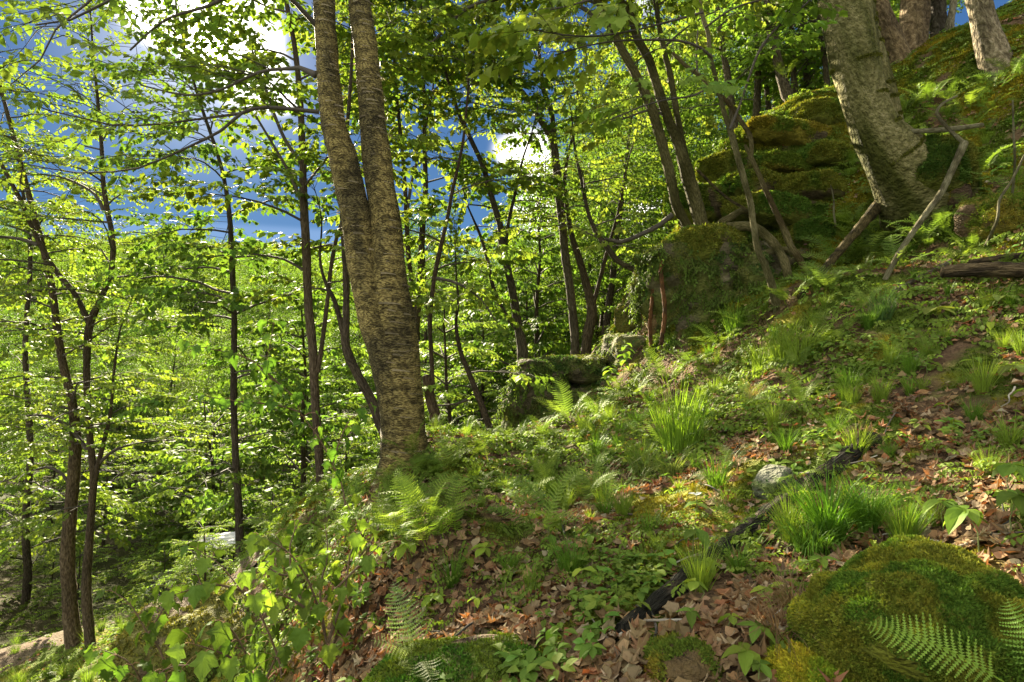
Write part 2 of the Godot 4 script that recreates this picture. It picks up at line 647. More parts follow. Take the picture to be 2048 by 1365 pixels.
# a twig end with its leaves, along +Z, laid out flat with leaves hanging to both sides
func spray(kind: String, seed_: int) -> Shape:
	var r := RandomNumberGenerator.new()
	r.seed = seed_
	var s := Shape.new()
	var twig := Color(0.06, 0.045, 0.03)
	if kind == "maple":
		var n := 6
		for k in n:
			var z := 0.04 + 0.048 * k
			for side in [-1.0, 1.0]:
				if k == n - 1 and side > 0.0:
					continue
				var yaw: float = side * r.randf_range(0.5, 1.15) if k < n - 1 else r.randf_range(-0.2, 0.2)
				var st := r.randf_range(0.03, 0.075)
				var out := Basis(Vector3.UP, yaw) * Vector3(0, 0.012, st)
				var b := Basis(Vector3.UP, yaw + r.randf_range(-0.3, 0.3)) * Basis(Vector3.RIGHT, r.randf_range(0.25, 0.95)) * Basis(Vector3.BACK, r.randf_range(-0.35, 0.35))
				var p := Vector3(0, -0.3 * z * z, z)
				var g := r.randf_range(0.82, 1.15)
				s.face(p, p + out + Vector3(0.002, 0, 0), p + out - Vector3(0.002, 0, 0), twig)
				leaf(s, Transform3D(b, p + out), r.randf_range(0.062, 0.10), MAPLE, r.randf_range(-0.15, 0.3), r.randf_range(0.1, 0.4), Color(g * r.randf_range(0.9, 1.15), g, g * 0.9))
		s.quad(Vector3(-0.003, 0, 0), Vector3(0.003, 0, 0), Vector3(0.002, -0.02, 0.27), Vector3(-0.002, -0.02, 0.27), twig)
	elif kind == "birch":
		for k in 11:
			var z := 0.02 + 0.027 * k
			var side := -1.0 if k % 2 == 0 else 1.0
			var yaw := side * r.randf_range(0.5, 1.1) if k < 10 else 0.0
			var b := Basis(Vector3.UP, yaw) * Basis(Vector3.RIGHT, r.randf_range(0.1, 0.8)) * Basis(Vector3.BACK, r.randf_range(-0.5, 0.5))
			var p := Vector3(0.006 * side, -0.25 * z * z, z)
			var g := r.randf_range(0.82, 1.15)
			leaf(s, Transform3D(b, p), r.randf_range(0.05, 0.074), OVATE, r.randf_range(0.1, 0.5), r.randf_range(0.0, 0.4), Color(g, g, g * 0.9))
		s.quad(Vector3(-0.0025, 0, 0), Vector3(0.0025, 0, 0), Vector3(0.0015, -0.02, 0.3), Vector3(-0.0015, -0.02, 0.3), twig)
	else: # a clump for trees farther off: leaves all round a few crossing twigs
		for k in 46:
			var p := Vector3(r.randfn(0, 0.2), r.randfn(0, 0.085), r.randf_range(-0.1, 0.6))
			var b := Basis(Vector3.UP, r.randf_range(0, TAU)) * Basis(Vector3.RIGHT, r.randf_range(-0.2, 1.0)) * Basis(Vector3.BACK, r.randf_range(-0.6, 0.6))
			var g := r.randf_range(0.75, 1.2)
			leaf(s, Transform3D(b, p), r.randf_range(0.055, 0.095), [[0.0, 0.0], [0.36, 0.4], [0.22, 0.72], [0.0, 1.0]], r.randf_range(0.0, 0.4), r.randf_range(0.0, 0.3), Color(g, g, g * 0.9))
	return s

# a fern frond: base at the origin, rising along +Y and arching over towards +Z; one unit long
func frond(seed_: int, arch: float, pairs: int, teeth: int) -> Shape:
	var r := RandomNumberGenerator.new()
	r.seed = seed_
	var s := Shape.new()
	var p := Vector3.ZERO
	var an := 0.12
	var steps := pairs + 6
	var stalk := Color(0.75, 0.75, 0.5)
	var pts := [p]
	var dirs := [Vector3.UP]
	for k in steps:
		var dir := Vector3(0.04 * sin(k * 0.4 + seed_), cos(an), sin(an)).normalized()
		p += dir / steps
		an += arch / steps * (0.6 + 0.8 * float(k) / steps)
		pts.append(p)
		dirs.append(dir)
	for k in steps:
		var w := 0.006 * (1.0 - 0.8 * float(k) / steps)
		var a: Vector3 = pts[k]
		var b: Vector3 = pts[k + 1]
		s.quad(a - Vector3(w, 0, 0), a + Vector3(w, 0, 0), b + Vector3(w * 0.9, 0, 0), b - Vector3(w * 0.9, 0, 0), stalk)
	for k in range(6, steps + 1):
		var t := float(k - 6) / pairs
		var ln := 0.19 * pow(sin(PI * clampf(0.16 + 0.84 * t, 0.0, 1.0)), 0.75) * (1.0 - 0.25 * t) + 0.008
		var d: Vector3 = dirs[k]
		var nrm := d.cross(Vector3.RIGHT).normalized() * -1.0
		for side in [-1.0, 1.0]:
			var l2 := ln * r.randf_range(0.85, 1.1)
			var out: Vector3 = (Vector3.RIGHT * side + d * 0.34 + nrm * r.randf_range(-0.1, 0.25)).normalized()
			var fwd: Vector3 = (d - out * d.dot(out)).normalized()
			var q: Vector3 = pts[k]
			var g := r.randf_range(0.85, 1.12)
			var col := Color(g, g, g)
			var up2 := out.cross(fwd).normalized()
			if up2.dot(nrm) < 0.0:
				up2 = -up2
			for j in teeth:
				var a := float(j) / teeth
				var b := float(j + 1) / teeth
				var wid := 0.021 * (1.0 - 0.75 * a) * (0.35 + 0.65 * minf(1.0, l2 * 7.0))
				var c0 := q + out * l2 * a + up2 * (0.12 * l2 * sin(a * 3.0) - 0.1 * l2 * a)
				var c1 := q + out * l2 * b + up2 * (0.12 * l2 * sin(b * 3.0) - 0.1 * l2 * b)
				var mid := c0.lerp(c1, 0.75)
				s.face(c0, c1, mid + fwd * wid - up2 * wid * 0.25, col)
				s.face(c0, mid - fwd * wid - up2 * wid * 0.25, c1, col)
	return s

# a tuft of grass or sedge, about one unit tall
func tuft(seed_: int, blades: int, spread: float, hang: float, width: float) -> Shape:
	var r := RandomNumberGenerator.new()
	r.seed = seed_
	var s := Shape.new()
	for k in blades:
		var az := r.randf_range(0, TAU)
		var p := Vector3(cos(az), 0, sin(az)) * sqrt(r.randf()) * spread
		var out := (Vector3(cos(az), 0, sin(az)) + Vector3(r.randfn(0, 0.5), 0, r.randfn(0, 0.5))).normalized()
		var ln := r.randf_range(0.45, 1.1)
		var an := r.randf_range(0.03, 0.4)
		var bend := r.randf_range(0.3, 1.0) * hang
		var side := out.cross(Vector3.UP).normalized()
		side = (side + Vector3(r.randfn(0, 0.4), 0, r.randfn(0, 0.4))).normalized()
		var g := r.randf_range(0.7, 1.2)
		var col := Color(g, g, g)
		if r.randf() < 0.1:
			col = Color(1.9 * g, 1.15 * g, 1.2 * g)
		var w := width * r.randf_range(0.6, 1.2)
		for j in 5:
			var q := p + (Vector3.UP * cos(an) + out * sin(an)) * ln / 5.0
			var w1 := w * (1.0 - pow((j + 1) / 5.0, 2.0))
			if j < 4:
				s.quad(p - side * w, p + side * w, q + side * w1, q - side * w1, col)
			else:
				s.face(p - side * w, p + side * w, q, col)
			w = w1
			p = q
			an += bend * 0.36
	return s

# a broad single leaf as a mesh of its own, gently cupped, with a crease along the midrib
func broad_leaf(outline: Array, fold: float, droop: float, wave: float, seed_: int) -> Shape:
	var s := Shape.new()
	var r := RandomNumberGenerator.new()
	r.seed = seed_
	var ph := r.randf() * TAU
	var rib := Color(1.12, 1.08, 1.15)
	for side in [-1.0, 1.0]:
		for k in outline.size() - 1:
			var o0: Array = outline[k]
			var o1: Array = outline[k + 1]
			var rows := []
			for t in [0.0, 0.5, 1.0]:
				var pair := []
				for o in [o0, o1]:
					var hub := Vector2(0, o[1]) if outline.size() < 9 else Vector2(0, lerpf(0.22, o[1], 0.45))
					var q: Vector2 = hub.lerp(Vector2(o[0] * side, o[1]), t)
					var y := absf(q.x) * fold - droop * q.y * absf(q.y) + wave * sin(q.y * 9.0 + ph) * q.x
					pair.append(Vector3(q.x, y, q.y))
				rows.append(pair)
			for t in 2:
				var col := rib if t == 0 else Color(0.95, 0.95, 0.95)
				if side > 0.0:
					s.quad(rows[t][0], rows[t][1], rows[t + 1][1], rows[t + 1][0], col)
				else:
					s.quad(rows[t][0], rows[t + 1][0], rows[t + 1][1], rows[t][1], col)
	return s

# a dead leaf: a curled sheet lying on the ground
func dead_leaf(seed_: int, outline: Array) -> Shape:
	var s := Shape.new()
	var r := RandomNumberGenerator.new()
	r.seed = seed_
	var curl := r.randf_range(0.3, 1.8)
	var roll := r.randf_range(-1.5, 2.0)
	var tilt := r.randf_range(-0.5, 0.5)
	for side in [-1.0, 1.0]:
		for k in outline.size() - 1:
			var q := []
			for o in [outline[k], outline[k + 1]]:
				for e in [0.0, 1.0]:
					var x: float = o[0] * side * e * 1.25 * (1.0 + 0.12 * sin(o[1] * 17.0 + seed_))
					var z: float = o[1] - 0.5
					q.append(Vector3(x, curl * x * x + 0.35 * roll * z * z + tilt * x * z * 2.0 + 0.03 * sin(z * 12.0 + x * 9.0), z))
			var g := 1.0 if side > 0.0 else 0.9
			if side > 0.0:
				s.quad(q[0], q[2], q[3], q[1], Color(g, g, g))
			else:
				s.quad(q[0], q[1], q[3], q[2], Color(g, g, g))
	return s

func moss_sprig(seed_: int) -> Shape:
	var s := Shape.new()
	var r := RandomNumberGenerator.new()
	r.seed = seed_
	for k in 9:
		var az := r.randf_range(0, TAU)
		var lean := r.randf_range(0.2, 1.25)
		var d := Vector3(cos(az) * sin(lean), cos(lean), sin(az) * sin(lean))
		var side := d.cross(Vector3(r.randfn(0, 1), r.randfn(0, 1), r.randfn(0, 1))).normalized()
		var ln := r.randf_range(0.6, 1.2)
		var p := Vector3(r.randfn(0, 0.5), -0.1, r.randfn(0, 0.5))
		var g := r.randf_range(0.6, 1.35)
		s.quad(p - side * 0.1, p + side * 0.1, p + d * ln * 0.6 + side * 0.2, p + d * ln * 0.6 - side * 0.2, Color(g, g, g))
		s.face(p + d * ln * 0.6 - side * 0.2, p + d * ln * 0.6 + side * 0.2, p + d * ln, Color(g * 1.1, g * 1.08, g))
	return s

# a low rosette of broad leaves
func rosette(seed_: int) -> Shape:
	var s := Shape.new()
	var r := RandomNumberGenerator.new()
	r.seed = seed_
	for k in 6:
		var b := Basis(Vector3.UP, k * TAU / 6.0 + r.randf_range(-0.4, 0.4)) * Basis(Vector3.RIGHT, r.randf_range(-0.6, 0.25))
		var g := r.randf_range(0.75, 1.2)
		leaf(s, Transform3D(b, Vector3(0, r.randf_range(0.0, 0.03), 0) + b * Vector3(0, 0, 0.012)), r.randf_range(0.035, 0.07), OVATE, r.randf_range(0.1, 0.5), r.randf_range(0.1, 0.6), Color(g * r.randf_range(0.85, 1.15), g, g))
	return s

func make_shapes() -> void:
	for k in 4:
		meshes["rosette%d" % k] = rosette(900 + k).done()
	for k in 4:
		meshes["maple%d" % k] = spray("maple", 100 + k).done()
		meshes["birch%d" % k] = spray("birch", 200 + k).done()
		meshes["clump%d" % k] = spray("clump", 300 + k).done()
	for k in 6:
		meshes["frond%d" % k] = frond(400 + k, [0.9, 1.3, 1.7, 1.1, 1.5, 2.1][k], 19, 8).done()
	for k in 4:
		meshes["tuft%d" % k] = tuft(500 + k, [150, 130, 110, 170][k], [0.12, 0.16, 0.1, 0.2][k], [0.5, 0.8, 1.2, 0.35][k], 0.0075).done()
	meshes["hanging"] = tuft(520, 150, 0.16, 2.3, 0.006).done()
	meshes["sedge"] = tuft(521, 220, 0.13, 1.15, 0.010).done()
	for k in 4:
		meshes["ovate%d" % k] = broad_leaf([[0.0, 0.0], [0.2, 0.18], [0.31, 0.42], [0.25, 0.7], [0.1, 0.9], [0.0, 1.0]], 0.25 + 0.1 * k, 0.1 + 0.12 * k, 0.08, 600 + k).done()
		meshes["maple_leaf%d" % k] = broad_leaf([[0.0, 0.0], [0.16, -0.10], [0.36, -0.02], [0.36, 0.12], [0.46, 0.24], [0.60, 0.46], [0.46, 0.52], [0.31, 0.54], [0.35, 0.66], [0.27, 0.72], [0.14, 0.86], [0.0, 1.06]], [0.1, -0.25, 0.4, 0.2][k], [0.35, 0.6, 0.3, 0.8][k], 0.22, 640 + k).done()
	for k in 6:
		meshes["dead%d" % k] = dead_leaf(700 + k, OVATE if k < 4 else [[0.0, 0.0], [0.26, 0.06], [0.2, 0.2], [0.44, 0.45], [0.2, 0.5], [0.2, 0.75], [0.0, 1.0]]).done()
	for k in 3:
		meshes["sprig%d" % k] = moss_sprig(800 + k).done()

# ---------------------------------------------------------------- trees
class Growth:
	var wood: Shape
	var leaves := []
	var tints := []

var SPRING := Color(0.146, 0.217, 0.031)
var DEEP := Color(0.095, 0.170, 0.026)
var PALE := Color(0.182, 0.250, 0.042)

func twig_paint(_q: Vector3) -> Color:
	return Color(0.062, 0.052, 0.04)

func add_spray(g: Growth, p: Vector3, dir: Vector3, size: float, tone: Color, flat: float) -> void:
	var up := (Vector3.UP + Vector3(rng.randfn(0, 0.28), 0, rng.randfn(0, 0.28)) * flat).normalized()
	var fw := (dir + Vector3(rng.randfn(0, 0.25), rng.randfn(0, 0.12) - 0.1, rng.randfn(0, 0.25))).normalized()
	var side := up.cross(fw).normalized()
	up = fw.cross(side).normalized()
	g.leaves.append(Transform3D(Basis(side, up, fw).scaled_local(Vector3.ONE * size), p))
	var k := rng.randf_range(0.75, 1.2)
	var y := rng.randf_range(0.88, 1.16)
	g.tints.append(Color(tone.r * k * y, tone.g * k, tone.b * k))

# side shoots with leaves along a limb that is already drawn
func leaf_out(g: Growth, p: PackedVector3Array, r0: float, from: float, reach: float, size: float, tone: Color, dense: float) -> void:
	var total := 0.0
	for k in p.size() - 1:
		total += p[k].distance_to(p[k + 1])
	var n := maxi(2, int(total * (1.0 - from) / 0.125 * dense))
	for k in n:
		var t := from + (1.0 - from) * (k + rng.randf()) / n
		var ft := t * (p.size() - 1)
		var i := mini(int(ft), p.size() - 2)
		var q := p[i].lerp(p[i + 1], ft - i)
		var dir := (p[i + 1] - p[i]).normalized()
		var flat_dir := Vector3(dir.x, dir.y * 0.3, dir.z)
		if flat_dir.length() < 0.3:
			flat_dir = Basis(Vector3.UP, rng.randf() * TAU) * Vector3.FORWARD
		var turn := (1.0 if k % 2 == 0 else -1.0) * rng.randf_range(0.45, 1.25)
		var sd := (Basis(Vector3.UP, turn) * flat_dir.normalized() + Vector3(0, rng.randf_range(-0.05, 0.3), 0)).normalized()
		var ln := (reach * (1.0 - 0.65 * t) + 0.12) * rng.randf_range(0.6, 1.2)
		var e := q + sd * ln * 0.5 + Vector3(0, 0.04 * ln, 0)
		var f := q + sd * ln + Vector3(0, -0.08 * ln, 0)
		tube(g.wood, PackedVector3Array([q, e, f]), PackedFloat32Array([maxf(0.003, r0 * 0.3 * (1.0 - 0.7 * t)), 0.0035, 0.002]), 3, 0.0, twig_paint, false)
		var m := maxi(1, int(ln / (0.2 * size)))
		for j in m:
			var u := (j + 1.0) / m
			var w := q.lerp(e, u * 2.0) if u < 0.5 else e.lerp(f, u * 2.0 - 1.0)
			var sw := (1.0 if j % 2 == 0 else -1.0) * (0.7 if j < m - 1 else 0.0)
			add_spray(g, w, Basis(Vector3.UP, sw) * sd, size * rng.randf_range(0.8, 1.15), tone, 1.0)

# a limb that leaves the stem at p and spreads out
func bough(g: Growth, p: Vector3, az: float, rise: float, ln: float, r0: float, size: float, tone: Color, dense: float) -> void:
	var pts := PackedVector3Array([p])
	var rad := PackedFloat32Array([r0])
	var q := p
	var n := 6
	for k in n:
		var an := lerpf(rise, rise - 0.75, float(k) / n) + rng.randfn(0, 0.08)
		az += rng.randfn(0, 0.14)
		q += Vector3(sin(az) * cos(an), sin(an), cos(az) * cos(an)) * ln / n
		pts.append(q)
		rad.append(maxf(0.0035, r0 * (1.0 - 0.85 * (k + 1.0) / n)))
	tube(g.wood, pts, rad, 5, 0.0, twig_paint, false)
	leaf_out(g, pts, r0, 0.12, ln * 0.45, size, tone, dense)
	add_spray(g, q, pts[n] - pts[n - 1], size, tone, 1.0)

# stems: [[distance, [[u, v, width in the photograph] ...]] ...]
func stem_points(d: float, lean: float, line: Array) -> Array:
	var p := PackedVector3Array()
	var r := PackedFloat32Array()
	for k in line.size():
		var l: Array = line[k]
		var dd: float = (l[3] if l.size() > 3 else d + lean * k / maxf(1.0, line.size() - 1.0))
		p.append(at(l[0], l[1], dd))
		r.append(l[2] * 0.5 * dd / FOCAL)
	return [p, r]

func tree(o: Dictionary) -> Node3D:
	rng.seed = hash(o.label)
	var first := stem_points(o.d, o.get("lean", 0.0), o.stems[0])
	var base: Vector3 = first[0][0]
	if o.get("rooted", true):
		base.y = ground(base.x, base.z)
	var t := thing(o.get("name", "tree"), o.label, "tree", base, o.get("group", ""))
	var bark: String = o.get("bark", "grey_bark")
	var tone: Color = o.get("tone", SPRING)
	var tint: Color = o.get("tint", Color(0.105, 0.088, 0.065))
	var tint2: Color = o.get("tint2", tint * 0.75)
	var paint := func(q: Vector3) -> Color: return tint.lerp(tint2, smoothstep(-0.15, 0.25, fine.get_noise_3d(q.x * 2.5, q.y * 1.2, q.z * 2.5)))
	var curves := []
	for k in o.stems.size():
		var sp: Array = first if k == 0 else stem_points(o.d + o.get("step", 0.0) * k, o.get("lean", 0.0), o.stems[k])
		if k == 0 and o.get("rooted", true):
			# carry the stem into the ground with a flare
			var low: Vector3 = sp[0][0]
			var under := Vector3(low.x, minf(low.y, ground(low.x, low.z)) - 0.25, low.z)
			sp[0].insert(0, under)
			sp[1].insert(0, sp[1][0] * o.get("flare", 1.35))
		for e in sp[1].size():
			sp[1][e] *= o.get("thin", 1.0)
		if k >= 0:
			# draw the tip out thin, unless it is a broken top
			var e: int = sp[0].size() - 1
			if sp[1][e] > 0.006 and not o.get("broken", []).has(k):
				var dirn: Vector3 = (sp[0][e] - sp[0][e - 1]).normalized()
				sp[0].append(sp[0][e] + dirn * 0.5 + Vector3(rng.randfn(0, 0.06), 0.05, rng.randfn(0, 0.06)))
				sp[1].append(sp[1][e] * 0.5)
				sp[0].append(sp[0][e + 1] + dirn * 0.45 + Vector3(rng.randfn(0, 0.1), 0.08, rng.randfn(0, 0.1)))
				sp[1].append(0.003)
		var c := curve_points(sp[0], sp[1], maxf(0.05, sp[1][1] * 0.8))
		curves.append(c)
		var s := Shape.new()
		tube(s, c[0], c[1], o.get("sides", 14), o.get("rough", 0.16), paint, true, o.get("grain", 5.0))
		s.shift(-base)
		part("trunk" if k == 0 else "stem", s.done(), mats[bark], t)
	var size: float = o.get("size", 1.0)
	var kind: String = o.get("leaves", "maple")
	var leaves := []
	var tints := []
	for l in o.get("limbs", []):
		var g := Growth.new()
		g.wood = Shape.new()
		var sp := stem_points(o.d, 0.0, l.p)
		var c := curve_points(sp[0], sp[1], 0.12)
		tube(g.wood, c[0], c[1], 6, 0.1, func(_q: Vector3) -> Color: return Color(0.062, 0.052, 0.042), true)
		if not l.get("bare", false):
			leaf_out(g, c[0], sp[1][0], l.get("from", 0.3), l.get("reach", 0.5), l.get("size", size), l.get("tone", tone), l.get("dense", 1.0))
		g.wood.shift(-base)
		part("branch", g.wood.done(), mats.twig, t)
		leaves.append_array(g.leaves)
		tints.append_array(g.tints)
	for k in curves.size():
		if o.get("broken", []).has(k):
			continue
		var g := Growth.new()
		g.wood = Shape.new()
		leaf_out(g, curves[k][0].slice(int(curves[k][0].size() * 0.7)), 0.02, 0.0, 0.5, size, tone, 0.8)
		g.wood.shift(-base)
		part("branch", g.wood.done(), mats.twig, t)
		leaves.append_array(g.leaves)
		tints.append_array(g.tints)
	for b in o.get("crown", []):
		# [stem number, from, to (shares of its length), how many, length near, length at the top, rise]
		var c: Array = curves[b[0]]
		var n: int = b[3]
		var turn := rng.randf() * TAU
		for k in n:
			var u := lerpf(b[1], b[2], (k + rng.randf() * 0.8) / n)
			var i := clampi(int(u * (c[0].size() - 1)), 0, c[0].size() - 2)
			var g := Growth.new()
			g.wood = Shape.new()
			turn += 2.4 + rng.randf_range(-0.4, 0.4)
			var ln := lerpf(b[4], b[5], (k + 0.5) / n) * rng.randf_range(0.75, 1.2)
			var rr: float = c[1][i]
			bough(g, c[0][i], turn, b[6] + rng.randf_range(-0.2, 0.25), ln, minf(rr * 0.5, 0.008 + 0.006 * ln), size, tone, o.get("dense", 1.0))
			g.wood.shift(-base)
			part("branch", g.wood.done(), mats.twig, t)
			leaves.append_array(g.leaves)
			tints.append_array(g.tints)
	for k in leaves.size():
		leaves[k].origin -= base
	many("crown", meshes[kind + str(absi(hash(o.label)) % 4)], mats.leaf, leaves, tints, t)
	return t

func plant_trees() -> void:
	var gold := Color(0.40, 0.33, 0.17)
	var dark := Color(0.075, 0.066, 0.05)
	# the big double-stemmed birch beside the bank
	tree({"name": "birch_tree", "label": "large golden-barked birch with two stems fused at the foot, standing beside the bank", "d": 5.0, "bark": "birch_bark", "thin": 0.93, "tint": Color(0.60, 0.54, 0.31), "tint2": Color(0.24, 0.225, 0.15), "leaves": "birch", "size": 1.12, "sides": 40, "rough": 0.16, "grain": 9.0, "flare": 1.3, "tone": Color(0.112, 0.178, 0.029),
		"stems": [
			[[812, 915, 108], [806, 864, 92], [800, 747, 88], [786, 629, 88], [775, 514, 72], [770, 426, 60], [760, 367, 62], [754, 309, 62], [746, 250, 56], [735, 130, 51], [718, 0, 47], [705, -150, 44], [690, -400, 38], [660, -800, 28], [650, -1250, 16], [640, -1500, 6]],
			[[795, 885, 60, 4.96], [776, 740, 66, 4.96], [748, 630, 70, 4.97], [724, 514, 68], [711, 426, 62], [697, 367, 62], [684, 309, 60], [667, 250, 52], [655, 130, 46], [648, 0, 46], [640, -150, 42], [628, -400, 36], [600, -800, 26], [585, -1200, 14], [580, -1400, 6]]],
		"limbs": [
			{"p": [[637, 224, 10, 5.0], [534, 215, 8, 4.8], [482, 227, 7, 4.6], [441, 262, 6, 4.5], [379, 293, 5, 4.4], [327, 317, 4, 4.3], [275, 337, 4, 4.2], [224, 344, 3, 4.15], [155, 346, 3, 4.1], [60, 330, 2, 4.0]], "reach": 0.6, "from": 0.2, "dense": 1.3},
			{"p": [[482, 227, 7, 4.6], [400, 238, 5, 4.5], [300, 250, 4, 4.4], [220, 250, 4, 4.3], [170, 238, 3, 4.2], [100, 222, 3, 4.1], [40, 200, 2, 4.0]], "reach": 0.6, "from": 0.1, "dense": 1.3},
			{"p": [[630, 150, 16, 5.0], [600, 136, 9, 5.1], [565, 138, 7, 5.2], [516, 145, 6, 5.3], [440, 180, 5, 5.4], [370, 190, 4, 5.5], [280, 170, 3, 5.5]], "reach": 0.7, "from": 0.2, "dense": 1.3},
			{"p": [[640, 60, 12, 5.0], [560, -20, 9, 4.7], [450, -60, 7, 4.4], [330, -40, 6, 4.1], [220, 0, 5, 3.9], [140, 40, 4, 3.7], [70, 50, 3, 3.6]], "reach": 0.7, "from": 0.2, "dense": 1.3},
			{"p": [[640, -40, 12, 5.0], [520, -40, 9, 5.5], [420, 10, 7, 6.0], [330, 40, 5, 6.4], [260, 100, 4, 6.8]], "reach": 0.8, "from": 0.25, "dense": 1.3},
			{"p": [[240, -60, 6, 4.2], [170, 10, 5, 4.0], [110, 60, 4, 3.8], [80, 120, 3, 3.6], [20, 170, 2, 3.5]], "reach": 0.35, "from": 0.1, "size": 1.2, "dense": 0.7}],
		"crown": [[0, 0.6, 0.98, 6, 2.0, 1.0, 0.5], [1, 0.58, 0.98, 8, 2.2, 1.0, 0.5]]})
	curl_bark(get_node("birch_tree"), [[812, 905, 92], [800, 747, 86], [786, 629, 86], [772, 480, 64], [754, 309, 60], [735, 130, 50], [718, 0, 46]], 5.0, 230)
	curl_bark(get_node("birch_tree"), [[776, 740, 62], [748, 630, 66], [715, 450, 62], [684, 309, 58], [655, 130, 45], [648, 0, 45]], 4.98, 150)
	# forked tree at the edge of the valley
	tree({"label": "thin tree that forks into a wide V against the blue sky", "d": 10.0, "thin": 0.82, "leaves": "birch", "size": 1.15, "tint": Color(0.12, 0.095, 0.065), "tone": SPRING,
		"stems": [
			[[182, 1310, 24], [172, 1180, 22], [178, 1080, 18], [186, 960, 16], [180, 880, 15], [173, 760, 15], [178, 655, 18], [205, 590, 13], [222, 540, 13], [225, 480, 12], [214, 420, 12], [206, 365, 11], [203, 300, 9], [195, 200, 7], [186, 110, 5], [180, 20, 3]],
			[[178, 648, 14], [150, 590, 13], [110, 540, 12], [75, 480, 11], [40, 400, 10], [8, 340, 9], [-40, 250, 7], [-80, 160, 4]],
			[[178, 1075, 14], [190, 960, 12], [208, 880, 10], [220, 830, 8], [228, 740, 6], [240, 660, 4]]],
		"limbs": [
			{"p": [[206, 420, 8], [190, 390, 6], [150, 365, 5], [110, 352, 4], [50, 347, 3]], "reach": 0.4, "from": 0.5},
			{"p": [[75, 490, 8], [40, 478, 7], [0, 474, 6], [-60, 470, 5]], "reach": 0.6, "from": 0.3},
			{"p": [[175, 900, 8], [130, 850, 6], [70, 830, 4], [10, 850, 3]], "reach": 0.8, "from": 0.2, "tone": PALE},
			{"p": [[186, 940, 8], [230, 900, 6], [290, 885, 4], [350, 880, 3]], "reach": 0.7, "from": 0.2, "tone": PALE}],
		"crown": [[0, 0.44, 0.97, 28, 2.0, 1.0, 0.35], [1, 0.2, 0.95, 14, 1.7, 0.9, 0.3], [2, 0.4, 0.95, 7, 1.2, 0.6, 0.2], [0, 0.2, 0.42, 5, 1.3, 1.5, 0.1]]})
	tree({"label": "stouter brown trunk standing just beside the thin forked tree", "d": 10.3, "thin": 0.85, "leaves": "birch", "size": 1.15, "tint": Color(0.14, 0.11, 0.07), "tone": SPRING,
		"stems": [[[152, 1315, 40], [140, 1220, 32], [135, 1100, 30], [143, 1000, 27], [150, 900, 25], [146, 820, 20], [120, 700, 17], [100, 560, 15], [60, 400, 12], [20, 250, 9], [-20, 100, 6]]],
		"limbs": [{"p": [[146, 990, 8], [125, 950, 6], [90, 935, 5], [50, 950, 4], [0, 965, 3]], "reach": 0.6, "from": 0.3}],
		"crown": [[0, 0.3, 0.97, 34, 2.1, 1.0, 0.25]]})
	tree({"label": "slim shaded trunk rising behind the thicket at the valley edge", "d": 14.0, "leaves": "maple", "size": 1.2,
		"stems": [[[48, 1230, 16], [55, 1150, 15], [50, 1050, 13], [60, 900, 12], [50, 700, 10], [60, 500, 8], [40, 350, 5]]],
		"crown": [[0, 0.1, 0.97, 34, 2.4, 1.2, 0.2]]})
	# dark straight tree with level limbs
	tree({"label": "straight near-black stem with long level branches against blue sky", "d": 9.0, "leaves": "maple", "size": 1.0, "tint": Color(0.10, 0.085, 0.065), "tone": DEEP,
		"stems": [[[480, 1190, 20], [478, 1040, 15], [470, 900, 13], [467, 780, 13], [468, 640, 11], [465, 560, 11], [460, 450, 10], [450, 370, 8], [432, 300, 7], [398, 200, 6], [370, 100, 4], [350, 0, 3]]],
		"limbs": [
			{"p": [[467, 588, 6], [430, 580, 5], [400, 566, 5], [350, 556, 4], [310, 553, 4], [270, 560, 3]], "reach": 0.5, "from": 0.35, "size": 0.95},
			{"p": [[465, 545, 5], [420, 535, 4], [370, 538, 4], [330, 535, 3], [280, 545, 3]], "reach": 0.5, "from": 0.3, "size": 0.95},
			{"p": [[465, 515, 5], [520, 512, 4], [570, 520, 4], [620, 545, 3]], "reach": 0.4, "from": 0.3},
			{"p": [[467, 640, 5], [430, 632, 4], [380, 650, 3], [330, 655, 3]], "reach": 0.6, "from": 0.2},
			{"p": [[466, 760, 5], [510, 745, 4], [560, 760, 3]], "reach": 0.5, "from": 0.2}],
		"crown": [[0, 0.42, 0.97, 20, 1.9, 1.0, 0.25], [0, 0.12, 0.45, 8, 1.2, 1.4, 0.1]]})
	tree({"label": "tall brown trunk with a slender side stem, between the black stem and the birch", "d": 8.0, "leaves": "maple", "size": 1.0, "tint": Color(0.15, 0.12, 0.085), "tone": SPRING,
		"stems": [
			[[642, 1010, 17], [637, 900, 17], [630, 800, 17], [625, 700, 17], [616, 600, 17], [612, 500, 17], [607, 400, 16], [605, 320, 14], [600, 200, 12], [590, 100, 10], [572, 0, 9], [555, -120, 7], [540, -260, 4]],
			[[635, 745, 10], [645, 680, 9], [655, 600, 8], [661, 540, 8], [672, 480, 8], [686, 435, 7], [700, 360, 5]]],
		"limbs": [
			{"p": [[605, 540, 6], [570, 520, 5], [520, 510, 4], [470, 508, 3], [420, 515, 3]], "reach": 0.5, "from": 0.4},
			{"p": [[604, 330, 9], [570, 280, 7], [545, 220, 6], [525, 160, 5], [500, 90, 4]], "reach": 0.7, "from": 0.3},
			{"p": [[606, 410, 8], [575, 340, 6], [540, 280, 5], [510, 230, 4]], "reach": 0.7, "from": 0.3}],
		"dense": 1.35, "crown": [[0, 0.36, 0.66, 7, 1.7, 1.4, 0.4], [0, 0.68, 0.98, 14, 1.7, 1.0, 0.4], [1, 0.3, 0.95, 6, 0.9, 0.5, 0.3]]})
